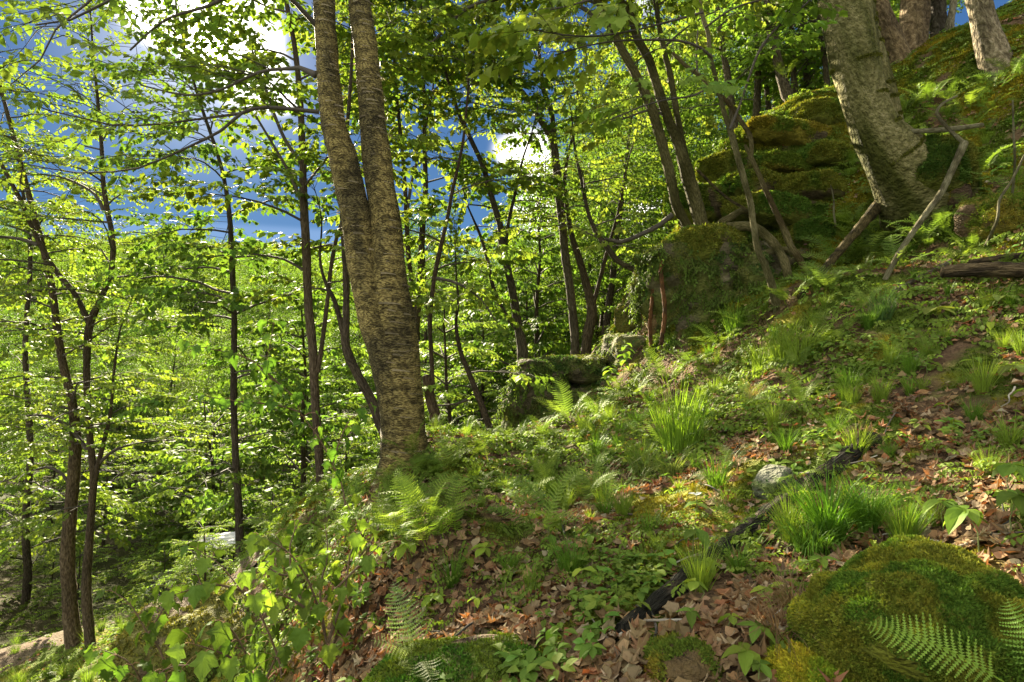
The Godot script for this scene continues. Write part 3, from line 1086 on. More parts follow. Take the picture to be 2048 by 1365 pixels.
	tree({"label": "dark sinuous stem leaning into the birch from behind its foot", "d": 7.6, "leaves": "maple", "size": 1.0, "tint": Color(0.11, 0.093, 0.068), "tone": SPRING,
		"stems": [
			[[772, 880, 22], [760, 850, 20], [745, 805, 19], [715, 750, 18], [697, 712, 18], [690, 680, 17], [692, 640, 14], [692, 560, 13], [688, 480, 12], [685, 400, 11], [690, 300, 9], [700, 180, 7], [705, 60, 5], [705, -60, 3]],
			[[690, 684, 12], [680, 640, 11], [668, 600, 9], [652, 568, 7], [640, 520, 5]]],
		"dense": 1.35, "crown": [[0, 0.5, 0.97, 6, 1.3, 0.8, 0.4], [1, 0.3, 0.95, 3, 0.9, 0.6, 0.3]]})
	tree({"label": "broken-topped trunk with a thin dark stem rising close behind the birch", "broken": [0], "d": 8.0, "leaves": "maple", "size": 1.0, "tint": Color(0.12, 0.09, 0.06), "tone": SPRING,
		"stems": [
			[[888, 905, 32], [874, 845, 24], [860, 795, 21], [853, 752, 19]],
			[[866, 780, 9], [862, 700, 9], [860, 640, 9], [868, 560, 9], [880, 500, 9], [896, 430, 8], [905, 380, 7], [925, 290, 6], [935, 190, 4]]],
		"limbs": [{"p": [[868, 556, 7], [900, 562, 6], [940, 580, 5], [970, 610, 4], [990, 640, 3]], "reach": 0.5, "from": 0.2}],
		"dense": 1.3, "crown": [[1, 0.3, 0.97, 8, 1.2, 0.6, 0.35]]})
	tree({"label": "dark tree whose two slim stems show just past the birch's far edge", "d": 10.5, "leaves": "maple", "size": 1.1, "tone": PALE, "tint": Color(0.11, 0.093, 0.068),
		"stems": [
			[[830, 830, 20], [830, 690, 17], [834, 630, 15], [840, 560, 14], [843, 500, 13], [846, 440, 12], [851, 380, 11], [849, 300, 9], [848, 200, 7], [845, 90, 5], [842, -20, 3]],
			[[832, 660, 10], [822, 560, 10], [816, 500, 10], [811, 400, 9], [806, 320, 8], [796, 220, 7], [788, 120, 5], [780, 20, 3]]],
		"limbs": [{"p": [[813, 440, 7], [822, 370, 6], [840, 300, 5], [856, 230, 4], [870, 150, 3]], "reach": 0.8, "from": 0.3}],
		"dense": 1.35, "crown": [[0, 0.3, 0.65, 5, 1.5, 1.3, 0.45], [0, 0.66, 0.98, 16, 1.7, 1.0, 0.45], [1, 0.3, 0.6, 2, 1.2, 1.1, 0.4], [1, 0.6, 0.98, 10, 1.4, 0.9, 0.4]]})
	tree({"label": "leaning black tree rising from the near end of the rock outcrop", "d": 10.0, "leaves": "maple", "size": 1.0, "tone": DEEP, "tint": Color(0.10, 0.088, 0.066), "rooted": false,
		"stems": [
			[[1042, 760, 24], [1045, 700, 21], [1036, 650, 18], [1028, 600, 16], [1018, 550, 15], [1004, 490, 14], [1000, 450, 13], [985, 400, 12], [965, 330, 10], [937, 270, 9], [915, 220, 7], [890, 140, 5]],
			[[1022, 560, 9], [1012, 500, 8], [1018, 440, 7], [1032, 380, 6], [1045, 320, 5]],
			[[1035, 660, 10], [1005, 620, 9], [985, 570, 8], [975, 520, 7], [960, 470, 6]]],
		"dense": 1.35, "crown": [[0, 0.42, 0.7, 4, 1.5, 1.1, 0.3], [0, 0.72, 0.98, 10, 1.6, 1.0, 0.35], [1, 0.3, 0.97, 4, 1.0, 0.7, 0.3], [2, 0.3, 0.97, 3, 1.0, 0.6, 0.3]]})
	tree({"label": "small bent sapling leaning away from the outcrop's dark foot", "d": 8.6, "leaves": "maple", "size": 0.9, "tone": SPRING, "tint": Color(0.11, 0.09, 0.065),
		"stems": [[[985, 880, 16], [972, 835, 14], [955, 790, 12], [935, 740, 10], [920, 700, 9], [912, 650, 7], [916, 600, 5]]],
		"limbs": [{"p": [[935, 800, 6], [915, 808, 5], [880, 812, 4], [860, 810, 3]], "reach": 0.4, "from": 0.3}],
		"crown": [[0, 0.3, 0.97, 8, 1.0, 0.6, 0.3]]})
	tree({"label": "grey tree with a fork high up, the slimmer of the pair on the outcrop", "d": 10.6, "leaves": "birch", "size": 1.1, "tone": PALE, "tint": Color(0.13, 0.115, 0.085), "rooted": false,
		"stems": [
			[[1150, 720, 19], [1150, 680, 17], [1143, 600, 17], [1132, 520, 17], [1125, 450, 16], [1118, 390, 17], [1112, 330, 17], [1105, 280, 14], [1080, 240, 12], [1045, 185, 10], [1010, 155, 8], [970, 110, 6], [930, 80, 4]],
			[[1108, 275, 12], [1102, 220, 10], [1087, 180, 9], [1080, 120, 7], [1070, 40, 5], [1065, -60, 3]]],
		"dense": 1.35, "crown": [[0, 0.55, 0.97, 14, 1.6, 1.0, 0.4], [1, 0.1, 0.97, 14, 1.6, 1.0, 0.4], [0, 0.35, 0.55, 4, 1.0, 1.0, 0.3]]})
	tree({"label": "tree with a swollen crook near its foot, stouter of the pair on the outcrop", "d": 10.3, "leaves": "birch", "size": 1.1, "tone": PALE, "tint": Color(0.11, 0.09, 0.06), "rooted": false,
		"stems": [
			[[1170, 720, 22], [1174, 680, 20], [1184, 625, 22], [1178, 590, 17], [1162, 530, 14], [1146, 480, 12], [1136, 430, 9], [1130, 350, 7], [1150, 250, 5]],
			[[1184, 620, 10], [1200, 560, 8], [1215, 500, 7], [1235, 430, 5], [1250, 350, 4]]],
		"crown": [[0, 0.45, 0.97, 6, 1.0, 0.6, 0.4], [1, 0.3, 0.97, 5, 0.9, 0.6, 0.3]]})
	# the mossy cluster on the cliff
	tree({"label": "cluster of mossy leaning stems sprung from one foot on top of the cliff", "d": 8.3, "leaves": "maple", "size": 1.0, "bark": "mossy_bark", "tone": PALE, "tint": Color(0.17, 0.15, 0.085), "tint2": Color(0.085, 0.078, 0.035), "rooted": false, "sides": 16,
		"stems": [
			[[1424, 540, 44], [1418, 500, 34], [1408, 468, 30], [1393, 410, 28], [1375, 350, 27], [1358, 290, 21], [1335, 235, 19], [1308, 152, 18], [1297, 117, 18], [1276, 79, 17], [1264, 38, 16], [1241, 0, 15], [1210, -60, 13], [1150, -200, 10], [1090, -350, 6]],
			[[1400, 500, 24], [1385, 470, 18], [1368, 440, 18], [1353, 410, 20], [1342, 360, 21], [1328, 300, 20], [1311, 240, 20], [1297, 202, 19], [1279, 164, 18], [1259, 126, 17], [1238, 88, 16], [1215, 44, 14], [1190, -10, 12], [1120, -150, 8], [1060, -280, 5]],
			[[1393, 410, 16], [1380, 340, 14], [1370, 308, 13], [1358, 249, 12], [1347, 188, 12], [1341, 152, 12], [1329, 103, 11], [1317, 44, 10], [1311, 0, 9], [1290, -120, 6]]],
		"limbs": [
			{"p": [[1225, 60, 9], [1150, 8, 8], [1060, -10, 8], [983, 0, 8], [935, 17, 7], [900, 45, 6], [866, 83, 5], [828, 86, 4]], "reach": 0.5, "from": 0.35, "size": 0.9, "tone": PALE},
			{"p": [[1330, 230, 6], [1300, 220, 5], [1240, 240, 4], [1180, 250, 3]], "reach": 0.7, "from": 0.2, "tone": PALE},
			{"p": [[1345, 430, 12], [1320, 450, 10], [1280, 470, 9], [1240, 485, 8], [1210, 478, 6]], "reach": 0.6, "from": 0.4, "dense": 0.8}],
		"crown": [[0, 0.5, 0.9, 16, 1.7, 1.1, 0.4], [1, 0.48, 0.9, 16, 1.7, 1.1, 0.4], [2, 0.45, 0.98, 14, 1.5, 1.0, 0.4], [1, 0.25, 0.4, 3, 0.8, 1.0, 0.2]]})
	tree({"label": "crooked dark sapling arching over the cliff's mossy edge", "d": 9.2, "leaves": "birch", "size": 1.05, "tone": SPRING, "tint": Color(0.12, 0.1, 0.07), "rooted": false,
		"stems": [[[1300, 560, 12], [1280, 545, 11], [1240, 525, 11], [1210, 490, 11], [1190, 460, 9], [1175, 420, 8], [1165, 370, 7], [1150, 300, 5]]],
		"crown": [[0, 0.25, 0.97, 11, 1.1, 0.8, 0.3]]})
	# the two saplings in front of the mossy rise
	tree({"name": "sapling", "label": "pale slender sapling curving up from the fern slope, still leafy at the top", "d": 6.35, "lean": -0.3, "leaves": "maple", "size": 1.0, "bark": "mossy_bark", "tint": Color(0.34, 0.30, 0.2), "tint2": Color(0.15, 0.135, 0.075), "tone": Color(0.151, 0.244, 0.038), "flare": 1.2,
		"stems": [[[1556, 615, 17], [1550, 600, 16], [1544, 570, 15], [1530, 530, 14], [1516, 500, 13], [1506, 440, 12], [1500, 400, 12], [1490, 365, 12], [1475, 310, 12], [1462, 265, 13], [1447, 220, 9], [1440, 190, 9], [1430, 150, 9], [1420, 110, 9], [1417, 70, 9], [1405, 30, 8], [1400, 0, 8], [1390, -100, 6], [1380, -220, 4]]],
		"limbs": [
			{"p": [[1460, 258, 6, 6.1], [1480, 210, 5, 6.1], [1500, 150, 5, 6.0], [1522, 95, 5, 6.0], [1560, 50, 4, 5.9], [1600, 20, 4, 5.8], [1640, -20, 3, 5.7]], "reach": 0.5, "from": 0.35, "dense": 0.8},
			{"p": [[1425, 115, 6, 6.0], [1400, 95, 6, 5.9], [1360, 82, 5, 5.8], [1300, 80, 5, 5.6], [1240, 82, 4, 5.4], [1180, 90, 3, 5.3], [1110, 110, 3, 5.2]], "reach": 0.55, "from": 0.3, "size": 1.3, "tone": Color(0.222, 0.293, 0.047)},
			{"p": [[1405, 25, 6, 5.9], [1350, 40, 5, 5.6], [1280, 58, 4, 5.3], [1200, 72, 4, 5.1], [1130, 70, 3, 4.9], [1070, 60, 3, 4.8]], "reach": 0.55, "from": 0.3, "size": 1.3, "tone": Color(0.222, 0.293, 0.047)},
			{"p": [[1395, -60, 6, 5.9], [1330, -60, 5, 5.6], [1260, -30, 4, 5.3], [1180, 0, 4, 5.1], [1100, 20, 3, 4.9]], "reach": 0.55, "from": 0.3, "size": 1.3, "tone": Color(0.222, 0.293, 0.047)},
			{"p": [[1432, 165, 5, 6.0], [1390, 190, 4, 5.8], [1330, 200, 4, 5.6], [1280, 215, 3, 5.5], [1220, 240, 3, 5.4]], "reach": 0.5, "from": 0.3, "tone": Color(0.167, 0.257, 0.045)},
			{"p": [[1412, 55, 5, 6.0], [1460, 20, 4, 5.8], [1520, 0, 4, 5.7], [1580, -10, 3, 5.6]], "reach": 0.5, "from": 0.2}],
		"crown": [[0, 0.78, 0.97, 8, 1.2, 0.8, 0.3]]})
	tree({"name": "sapling", "label": "snapped sapling with a dead jagged tip beside the pale curving one", "broken": [0, 1], "d": 6.7, "leaves": "maple", "size": 0.9, "bark": "mossy_bark", "tint": Color(0.24, 0.2, 0.12), "tint2": Color(0.12, 0.09, 0.05), "tone": SPRING, "flare": 1.2,
		"stems": [
			[[1618, 560, 15], [1612, 545, 14], [1600, 520, 13], [1582, 492, 13], [1573, 470, 14], [1555, 430, 11], [1532, 380, 10], [1512, 335, 9], [1498, 305, 8], [1490, 290, 6]],
			[[1502, 318, 9], [1503, 290, 9], [1500, 270, 9], [1480, 240, 9], [1460, 210, 9], [1440, 190, 9], [1400, 152, 8], [1370, 130, 8], [1345, 105, 6]]],
		"limbs": [{"p": [[1395, 145, 4], [1393, 110, 4], [1396, 60, 3]], "reach": 0.3, "from": 0.3, "dense": 0.6}]})
	# big leaning birch on the bank
	tree({"name": "birch_tree", "label": "massive mossy birch leaning out over the slope from a root-covered mound", "d": 6.5, "bark": "mossy_bark", "tint": Color(0.21, 0.19, 0.11), "tint2": Color(0.075, 0.08, 0.026), "leaves": "birch", "size": 1.1, "sides": 36, "rough": 0.14, "grain": 6.0, "flare": 1.0, "tone": SPRING, "rooted": false,
		"stems": [
			[[1872, 450, 190, 6.75], [1846, 395, 165, 6.62], [1820, 352, 140, 6.55], [1788, 312, 112, 6.5], [1754, 262, 92], [1730, 200, 82], [1714, 130, 88], [1700, 60, 92], [1690, 0, 94], [1680, -120, 88], [1660, -350, 74], [1640, -700, 55], [1620, -1100, 34], [1610, -1400, 12]],
			[[1850, 420, 70, 6.6], [1808, 350, 66, 6.65], [1780, 270, 56, 6.65], [1765, 200, 54, 6.6], [1747, 120, 50, 6.6], [1725, 40, 50, 6.65], [1715, -80, 46, 6.65], [1730, -300, 36, 6.65], [1760, -600, 20, 6.65]]],
		"crown": [[0, 0.65, 0.98, 8, 2.0, 1.0, 0.5], [1, 0.65, 0.98, 4, 1.6, 1.0, 0.5]]})
	moss_on(get_node("birch_tree_001"), 5200, 0.018, Color(0.10, 0.105, 0.018))
	# furrowed trunks on the high bank
	for q in [
		["furrowed grey trunk just behind the leaning birch, tilted the same way", 10.0, [[1812, 150, 56], [1800, 125, 48], [1788, 95, 46], [1772, 55, 44], [1752, 10, 43], [1735, -40, 42], [1700, -250, 36], [1680, -500, 28], [1670, -800, 12]], Color(0.22, 0.17, 0.10)],
		["upright furrowed trunk on the crest, grey on one flank and brown on the other", 10.2, [[1820, 130, 62], [1826, 95, 54], [1829, 50, 52], [1832, 0, 52], [1836, -200, 46], [1838, -500, 34], [1840, -800, 14]], Color(0.22, 0.17, 0.10)],
		["pale grey trunk standing in the bright moss of the upper slope", 8.3, [[2000, 140, 64], [1988, 112, 54], [1972, 60, 45], [1962, 20, 43], [1954, -20, 42], [1940, -250, 36], [1930, -500, 26], [1925, -800, 10]], Color(0.29, 0.25, 0.17)],
		["thin pale trunk peeping over the crest of the mossy slope", 12.0, [[1900, 60, 16], [1902, 40, 13], [1908, 0, 12], [1915, -100, 11], [1920, -300, 7]], Color(0.3, 0.28, 0.2)],
		["dark trunk half hidden behind the crest, beside the thin pale one", 13.0, [[1880, 80, 34], [1878, 50, 30], [1876, 0, 28], [1874, -150, 24], [1870, -400, 12]], Color(0.1, 0.09, 0.07)]]:
		tree({"label": q[0], "d": q[1], "leaves": "maple", "size": 1.1, "tone": SPRING, "tint": q[3], "tint2": q[3] * 0.55, "sides": 24, "rough": 0.2, "grain": 9.0, "stems": [q[2]], "crown": [[0, 0.5, 0.98, 7, 2.2, 1.2, 0.4]]})
	# the stand of thin trunks behind the crest of the mossy rise
	for q in [
		["lichened leaning trunk, stoutest of the stand behind the mossy crest", 13.0, [[1585, 215, 26], [1574, 190, 22], [1560, 140, 19], [1547, 80, 18], [1536, 0, 16], [1520, -120, 13], [1500, -260, 8]]],
		["straight thin trunk in the middle of the stand behind the mossy crest", 14.5, [[1618, 200, 15], [1614, 150, 13], [1608, 90, 12], [1600, 0, 11], [1590, -150, 7]]],
		["thin trunk beside the lichened leaning one, behind the mossy crest", 14.0, [[1592, 205, 12], [1588, 160, 11], [1585, 100, 10], [1580, 0, 9], [1572, -150, 6]]],
		["upright slim trunk of the stand, close to the leaning birch", 13.5, [[1655, 190, 12], [1652, 140, 11], [1645, 80, 10], [1636, 0, 9], [1630, -120, 6]]],
		["hair-thin trunk of the stand, nearest the leaning birch", 14.0, [[1672, 185, 9], [1670, 120, 8], [1664, 40, 7], [1660, -60, 5]]],
		["dark trunk low behind the crest above the snapped sapling", 15.0, [[1512, 270, 17], [1514, 220, 15], [1516, 150, 13], [1512, 60, 11], [1508, -60, 7]]],
		["slim trunk above the crest between the dark one and the lichened one", 15.5, [[1540, 260, 11], [1536, 200, 10], [1530, 130, 9], [1524, 40, 8], [1518, -60, 5]]],
		["slanting trunk crossing behind the saplings' tops", 14.0, [[1478, 300, 16], [1466, 230, 14], [1455, 150, 13], [1440, 60, 11], [1425, -60, 8]]],
		["faint trunk deep in the wood beyond the crest", 17.0, [[1630, 200, 11], [1630, 120, 10], [1628, 30, 9], [1626, -80, 6]]]]:
		tree({"label": q[0], "group": "stand of thin trunks behind the mossy crest", "d": q[1], "leaves": "maple", "size": 1.15, "tone": Color(0.140, 0.238, 0.038), "tint": Color(0.15, 0.13, 0.09), "stems": [q[2]], "crown": [[0, 0.3, 0.98, 10, 2.0, 1.2, 0.35]]})

# moss growing in patches on a trunk's lower length
func moss_on(t: Node3D, n: int, size: float, tone: Color) -> void:
	var where := []
	var tint := []
	for o in t.get_children():
		if not (o is MeshInstance3D and (str(o.name) == "trunk" or str(o.name) == "stem")):
			continue
		var arr: Array = o.mesh.surface_get_arrays(0)
		var v: PackedVector3Array = arr[Mesh.ARRAY_VERTEX]
		var nn: PackedVector3Array = arr[Mesh.ARRAY_NORMAL]
		for k in n:
			var i := int(v.size() * 0.45 * rng.randf())
			if fine.get_noise_3dv(v[i] * 2.2) + 0.35 * nn[i].x + 0.3 * nn[i].y < 0.02:
				continue
			var p := v[i].lerp(v[mini(i + 1, v.size() - 1)], rng.randf())
			if p.distance_to(v[i]) > 0.1:
				continue
			var side := nn[i].cross(Vector3(rng.randfn(0, 1), rng.randfn(0, 1), rng.randfn(0, 1))).normalized()
			where.append(Transform3D(Basis(side, nn[i], side.cross(nn[i])).scaled_local(Vector3.ONE * size * rng.randf_range(0.7, 1.4)), p))
			var g := rng.randf_range(0.7, 1.3)
			tint.append(Color(tone.r * g, tone.g * g, tone.b * g))
	many("moss", meshes["sprig0"], mats.moss, where, tint, t)

# thin curls of bark peeling from a stem, on the side that shows and round the flanks
func curl_bark(t: Node3D, line: Array, d: float, n: int) -> void:
	var sp := stem_points(d, 0.0, line)
	var c := curve_points(sp[0], sp[1], 0.03)
	var s := Shape.new()
	for k in n:
		var i: int = rng.randi() % (c[0].size() - 1)
		var q: Vector3 = c[0][i]
		var r: float = c[1][i]
		var an := rng.randf() * TAU
		var w := rng.randf_range(0.003, 0.010)
		var span := rng.randf_range(0.2, 0.8)
		var lift := rng.randf_range(0.006, 0.03)
		var g := rng.randf_range(0.5, 1.2)
		var col := Color(0.24 * g, 0.20 * g, 0.12 * g)
		var up := (Vector3(c[0][i + 1]) - q).normalized()
		var last := []
		for j in 5:
			var e := j / 4.0
			var out := Vector3(sin(an + span * e), 0, cos(an + span * e))
			var m := q + out * (r * 1.0 + 0.002 + lift * e * e) + Vector3(0, -0.012 * e * e, 0)
			var ww := w * (1.0 - 0.6 * e)
			if j > 0:
				s.quad(last[0], m - up * ww, m + up * ww, last[1], col)
			last = [m - up * ww, m + up * ww]
	s.shift(-t.position)
	part("peeling_bark", s.done(), mats.petal, t).set_meta("kind", "stuff")

# ---------------------------------------------------------------- trees farther off
func far_tree(called: String, label: String, tall: float, n: int, tone: Color, seed_: int, low: float, bush := 1.0, leafs := "clump", thick := 6.5) -> Node3D:
	rng.seed = seed_
	var t := thing(called, label, "tree", Vector3.ZERO, "")
	var pts := PackedVector3Array()
	var rad := PackedFloat32Array()
	var p := Vector3(0, -0.5, 0)
	var sway := Vector3(rng.randfn(0, 0.06), 0, rng.randfn(0, 0.06))
	for k in 8:
		pts.append(p)
		rad.append(lerpf(0.011 * tall + 0.02, 0.012, k / 7.0))
		p += Vector3(0, tall / 7.0, 0) + sway * tall / 7.0 + Vector3(rng.randfn(0, 0.05), 0, rng.randfn(0, 0.05)) * tall * 0.14
	var c := curve_points(pts, rad, 0.35)
	var s := Shape.new()
	tube(s, c[0], c[1], 8, 0.12, func(_q: Vector3) -> Color: return Color(0.085, 0.07, 0.05), true)
	part("trunk", s.done(), mats.grey_bark, t)
	var g := Growth.new()
	g.wood = Shape.new()
	var turn := rng.randf() * TAU
	for k in n:
		var u := lerpf(low, 0.98, (k + rng.randf()) / n)
		var i := clampi(int(u * (c[0].size() - 1)), 0, c[0].size() - 2)
		turn += 2.4 + rng.randf_range(-0.4, 0.4)
		var ln := tall * 0.24 * bush * (1.12 - 0.75 * u) * rng.randf_range(0.7, 1.2) + 0.3
		var q: Vector3 = c[0][i]
		var bp := PackedVector3Array([q])
		var br := PackedFloat32Array([0.014 + 0.006 * ln])
		var az := turn
		for j in 4:
			var an := lerpf(0.5, -0.2, j / 4.0) + rng.randfn(0, 0.1)
			az += rng.randfn(0, 0.2)
			q += Vector3(sin(az) * cos(an), sin(an), cos(az) * cos(an)) * ln / 4.0
			bp.append(q)
			br.append(0.014 * (1.0 - j / 4.0) + 0.003)
		tube(g.wood, bp, br, 4, 0.0, twig_paint, false)
		var m := maxi(3, int(ln * thick))
		for j in m:
			var v := 0.2 + 0.8 * (j + rng.randf()) / m
			var ii := mini(int(v * 4.0), 3)
			var at_ := bp[ii].lerp(bp[ii + 1], v * 4.0 - ii)
			var sd := Basis(Vector3.UP, (1.0 if j % 2 == 0 else -1.0) * rng.randf_range(0.4, 1.3)) * (bp[ii + 1] - bp[ii]).normalized()
			sd.y *= 0.4
			add_spray(g, at_ + sd * rng.randf_range(0.0, 0.35) * ln * (1.0 - 0.5 * v), sd, rng.randf_range(0.85, 1.35), tone, 1.2)
	part("branch", g.wood.done(), mats.twig, t)
	many("crown", meshes["%s%d" % [leafs, seed_ % 4]], mats.leaf, g.leaves, g.tints, t)
	return t

func plant_valley() -> void:
	var kinds := [
		[far_tree("understory_tree", "bushy low tree of the bright green valley thicket", 4.2, 26, Color(0.134, 0.216, 0.037), 51, 0.12, 1.5, "maple", 15.0), "understory trees of the valley thicket"],
		[far_tree("understory_tree", "bushy low tree of the bright green valley thicket", 5.5, 30, Color(0.108, 0.189, 0.031), 52, 0.15, 1.3, "maple", 14.0), "understory trees of the valley thicket"],
		[far_tree("understory_tree", "bushy low tree of the bright green valley thicket", 3.2, 20, Color(0.151, 0.230, 0.046), 53, 0.08, 1.7, "birch", 16.0), "understory trees of the valley thicket"],
		[far_tree("woodland_tree", "tall leafy tree of the wood across the valley", 10.0, 46, Color(0.104, 0.175, 0.030), 54, 0.25, 1.0), "tall trees across the valley"],
		[far_tree("woodland_tree", "tall leafy tree of the wood across the valley", 12.0, 52, Color(0.086, 0.156, 0.028), 55, 0.28, 0.9), "tall trees across the valley"],
		[far_tree("woodland_tree", "tall leafy tree of the wood across the valley", 8.5, 44, Color(0.121, 0.202, 0.033), 56, 0.2, 1.1), "tall trees across the valley"]]
	var r := RandomNumberGenerator.new()
	r.seed = 9
	var put := [0, 0, 0, 0, 0, 0]
	var spots := []
	# thicket on the valley floor and its far side
	for q in [[-7.6, -16.5], [-4.0, -12.6], [-6.2, -18.5], [-8.4, -17.2], [-9.0, -19], [-12, -18], [-3.2, -17.5], [-2.2, -14.5], [-11.5, -22], [-8, -23], [-4.8, -22.5], [-1.6, -20.5], [-15, -20], [-17, -24], [-13, -26], [-9.4, -27], [-5.5, -27.5], [-2.0, -26], [0.4, -18], [1.2, -23], [-3.6, -10.6], [-0.8, -16.5], [-20, -28], [-1.2, -11.8], [0.6, -14.4], [-16, -17]]:
		spots.append([q[0], q[1], r.randi() % 3])
	for q in [[-15.5, -18], [-17.5, -20], [-19, -24], [-22, -27], [-16.5, -27], [-25, -31], [-14.5, -31], [-20, -34], [-28, -37], [-11, -33], [-24, -42], [-33, -44]]:
		spots.append([q[0], q[1], 3 + r.randi() % 3])
	for k in 60:
		var d := r.randf_range(22.0, 62.0)
		spots.append([d * r.randf_range(-0.86, 0.32), -d, 3 + r.randi() % 3])
	for q in [[-3.4, -24.0], [-6.4, -26.0], [-1.0, -23.0], [-4.6, -30.0], [1.8, -25.5], [-8.2, -29.5], [0.2, -34.0], [5.0, -19.0], [8.5, -20.0], [2.6, -18.0], [12.5, -19.5], [6.5, -23.0], [10.5, -24.0], [1.0, -21], [3.6, -25], [14.5, -25], [8, -28], [4.6, -30], [0.6, -28], [12, -31], [17, -29], [-1.2, -31], [6, -35], [2, -38], [10, -39]]:
		spots.append([q[0], q[1], 3 + r.randi() % 3])
	for q in spots:
		var k: int = q[2]
		var y := land(q[0], q[1]) + relief(q[0], q[1]) - 0.05
		var size := r.randf_range(0.85, 1.2)
		if k > 2 and q[0] < -7.0 and q[1] > -48.0:
			size *= 0.66
		elif k > 2 and q[0] < 2.5 and q[1] > -48.0:
			size *= 0.74
		var o: Node3D = kinds[k][0]
		if put[k] == 0:
			o.transform = Transform3D(Basis(Vector3.UP, r.randf() * TAU).scaled(Vector3.ONE * size), Vector3(q[0], y, q[1]))
		else:
			o = again(o, Vector3(q[0], y, q[1]), r.randf() * TAU, size, o.get_meta("label"))
		o.set_meta("group", kinds[k][1])
		put[k] += 1
	for q in [[-9.6, -13.6], [-10.8, -14.4], [-8.9, -15.2], [-12.2, -13.4], [-11.4, -12.4], [-7.7, -14.9], [-13.4, -16.0], [-9.9, -10.6], [-6.6, -11.6], [-5.7, -11.1], [-5.9, -12.0], [-7.3, -12.4], [-5.4, -10.9], [-4.2, -11.9], [-3.4, -8.6], [-5.2, -13.6], [-3.9, -10.4], [-2.6, -9.6], [-10.9, -11.2], [-6.0, -15.6], [-8.2, -17.4], [-4.4, -16.6]]:
		var o: Node3D = kinds[2][0]
		var b := again(o, Vector3(q[0], land(q[0], q[1]) + relief(q[0], q[1]), q[1]), r.randf() * TAU, r.randf_range(0.34, 0.55), "low leafy bush on the valley floor near the dirt track")
		b.name = numbered("bush")
		b.set_meta("category", "bush")
		b.set_meta("group", "low bushes of the valley floor")
	# the distant hillside wood, one mass
	var wood := []
	var tints := []
	for k in 6500:
		var d := r.randf_range(60.0, 150.0)
		var x := d * r.randf_range(-0.95, 0.9)
		var h := r.randf_range(0.0, 8.5)
		var s := r.randf_range(5.0, 9.0) * (1.0 - 0.05 * h)
		wood.append(Transform3D(Basis(Vector3.UP, r.randf() * TAU).scaled(Vector3(s, s * 1.5, s)), Vector3(x, land(x, -d) + h, -d)))
		var g := r.randf_range(0.7, 1.25)
		tints.append(Color(0.105 * g, 0.17 * g, 0.03 * g))
	many("distant_forest", meshes["clump1"], mats.leaf, wood, tints, self)

# ---------------------------------------------------------------- rocks, moss, logs
var moss_where := [[], [], []]
var moss_tint := [[], [], []]

func moss_at(p: Vector3, n: Vector3, size: float, tone: Color) -> void:
	var k := rng.randi() % 3
	var side := n.cross(Vector3(rng.randfn(0, 1), rng.randfn(0, 1), rng.randfn(0, 1))).normalized()
	moss_where[k].append(Transform3D(Basis(side, n, side.cross(n)).scaled_local(Vector3(size, size * rng.randf_range(0.8, 1.5), size)), p))
	var g := rng.randf_range(0.7, 1.3)
	moss_tint[k].append(Color(tone.r * g * rng.randf_range(0.9, 1.15), tone.g * g, tone.b * g))

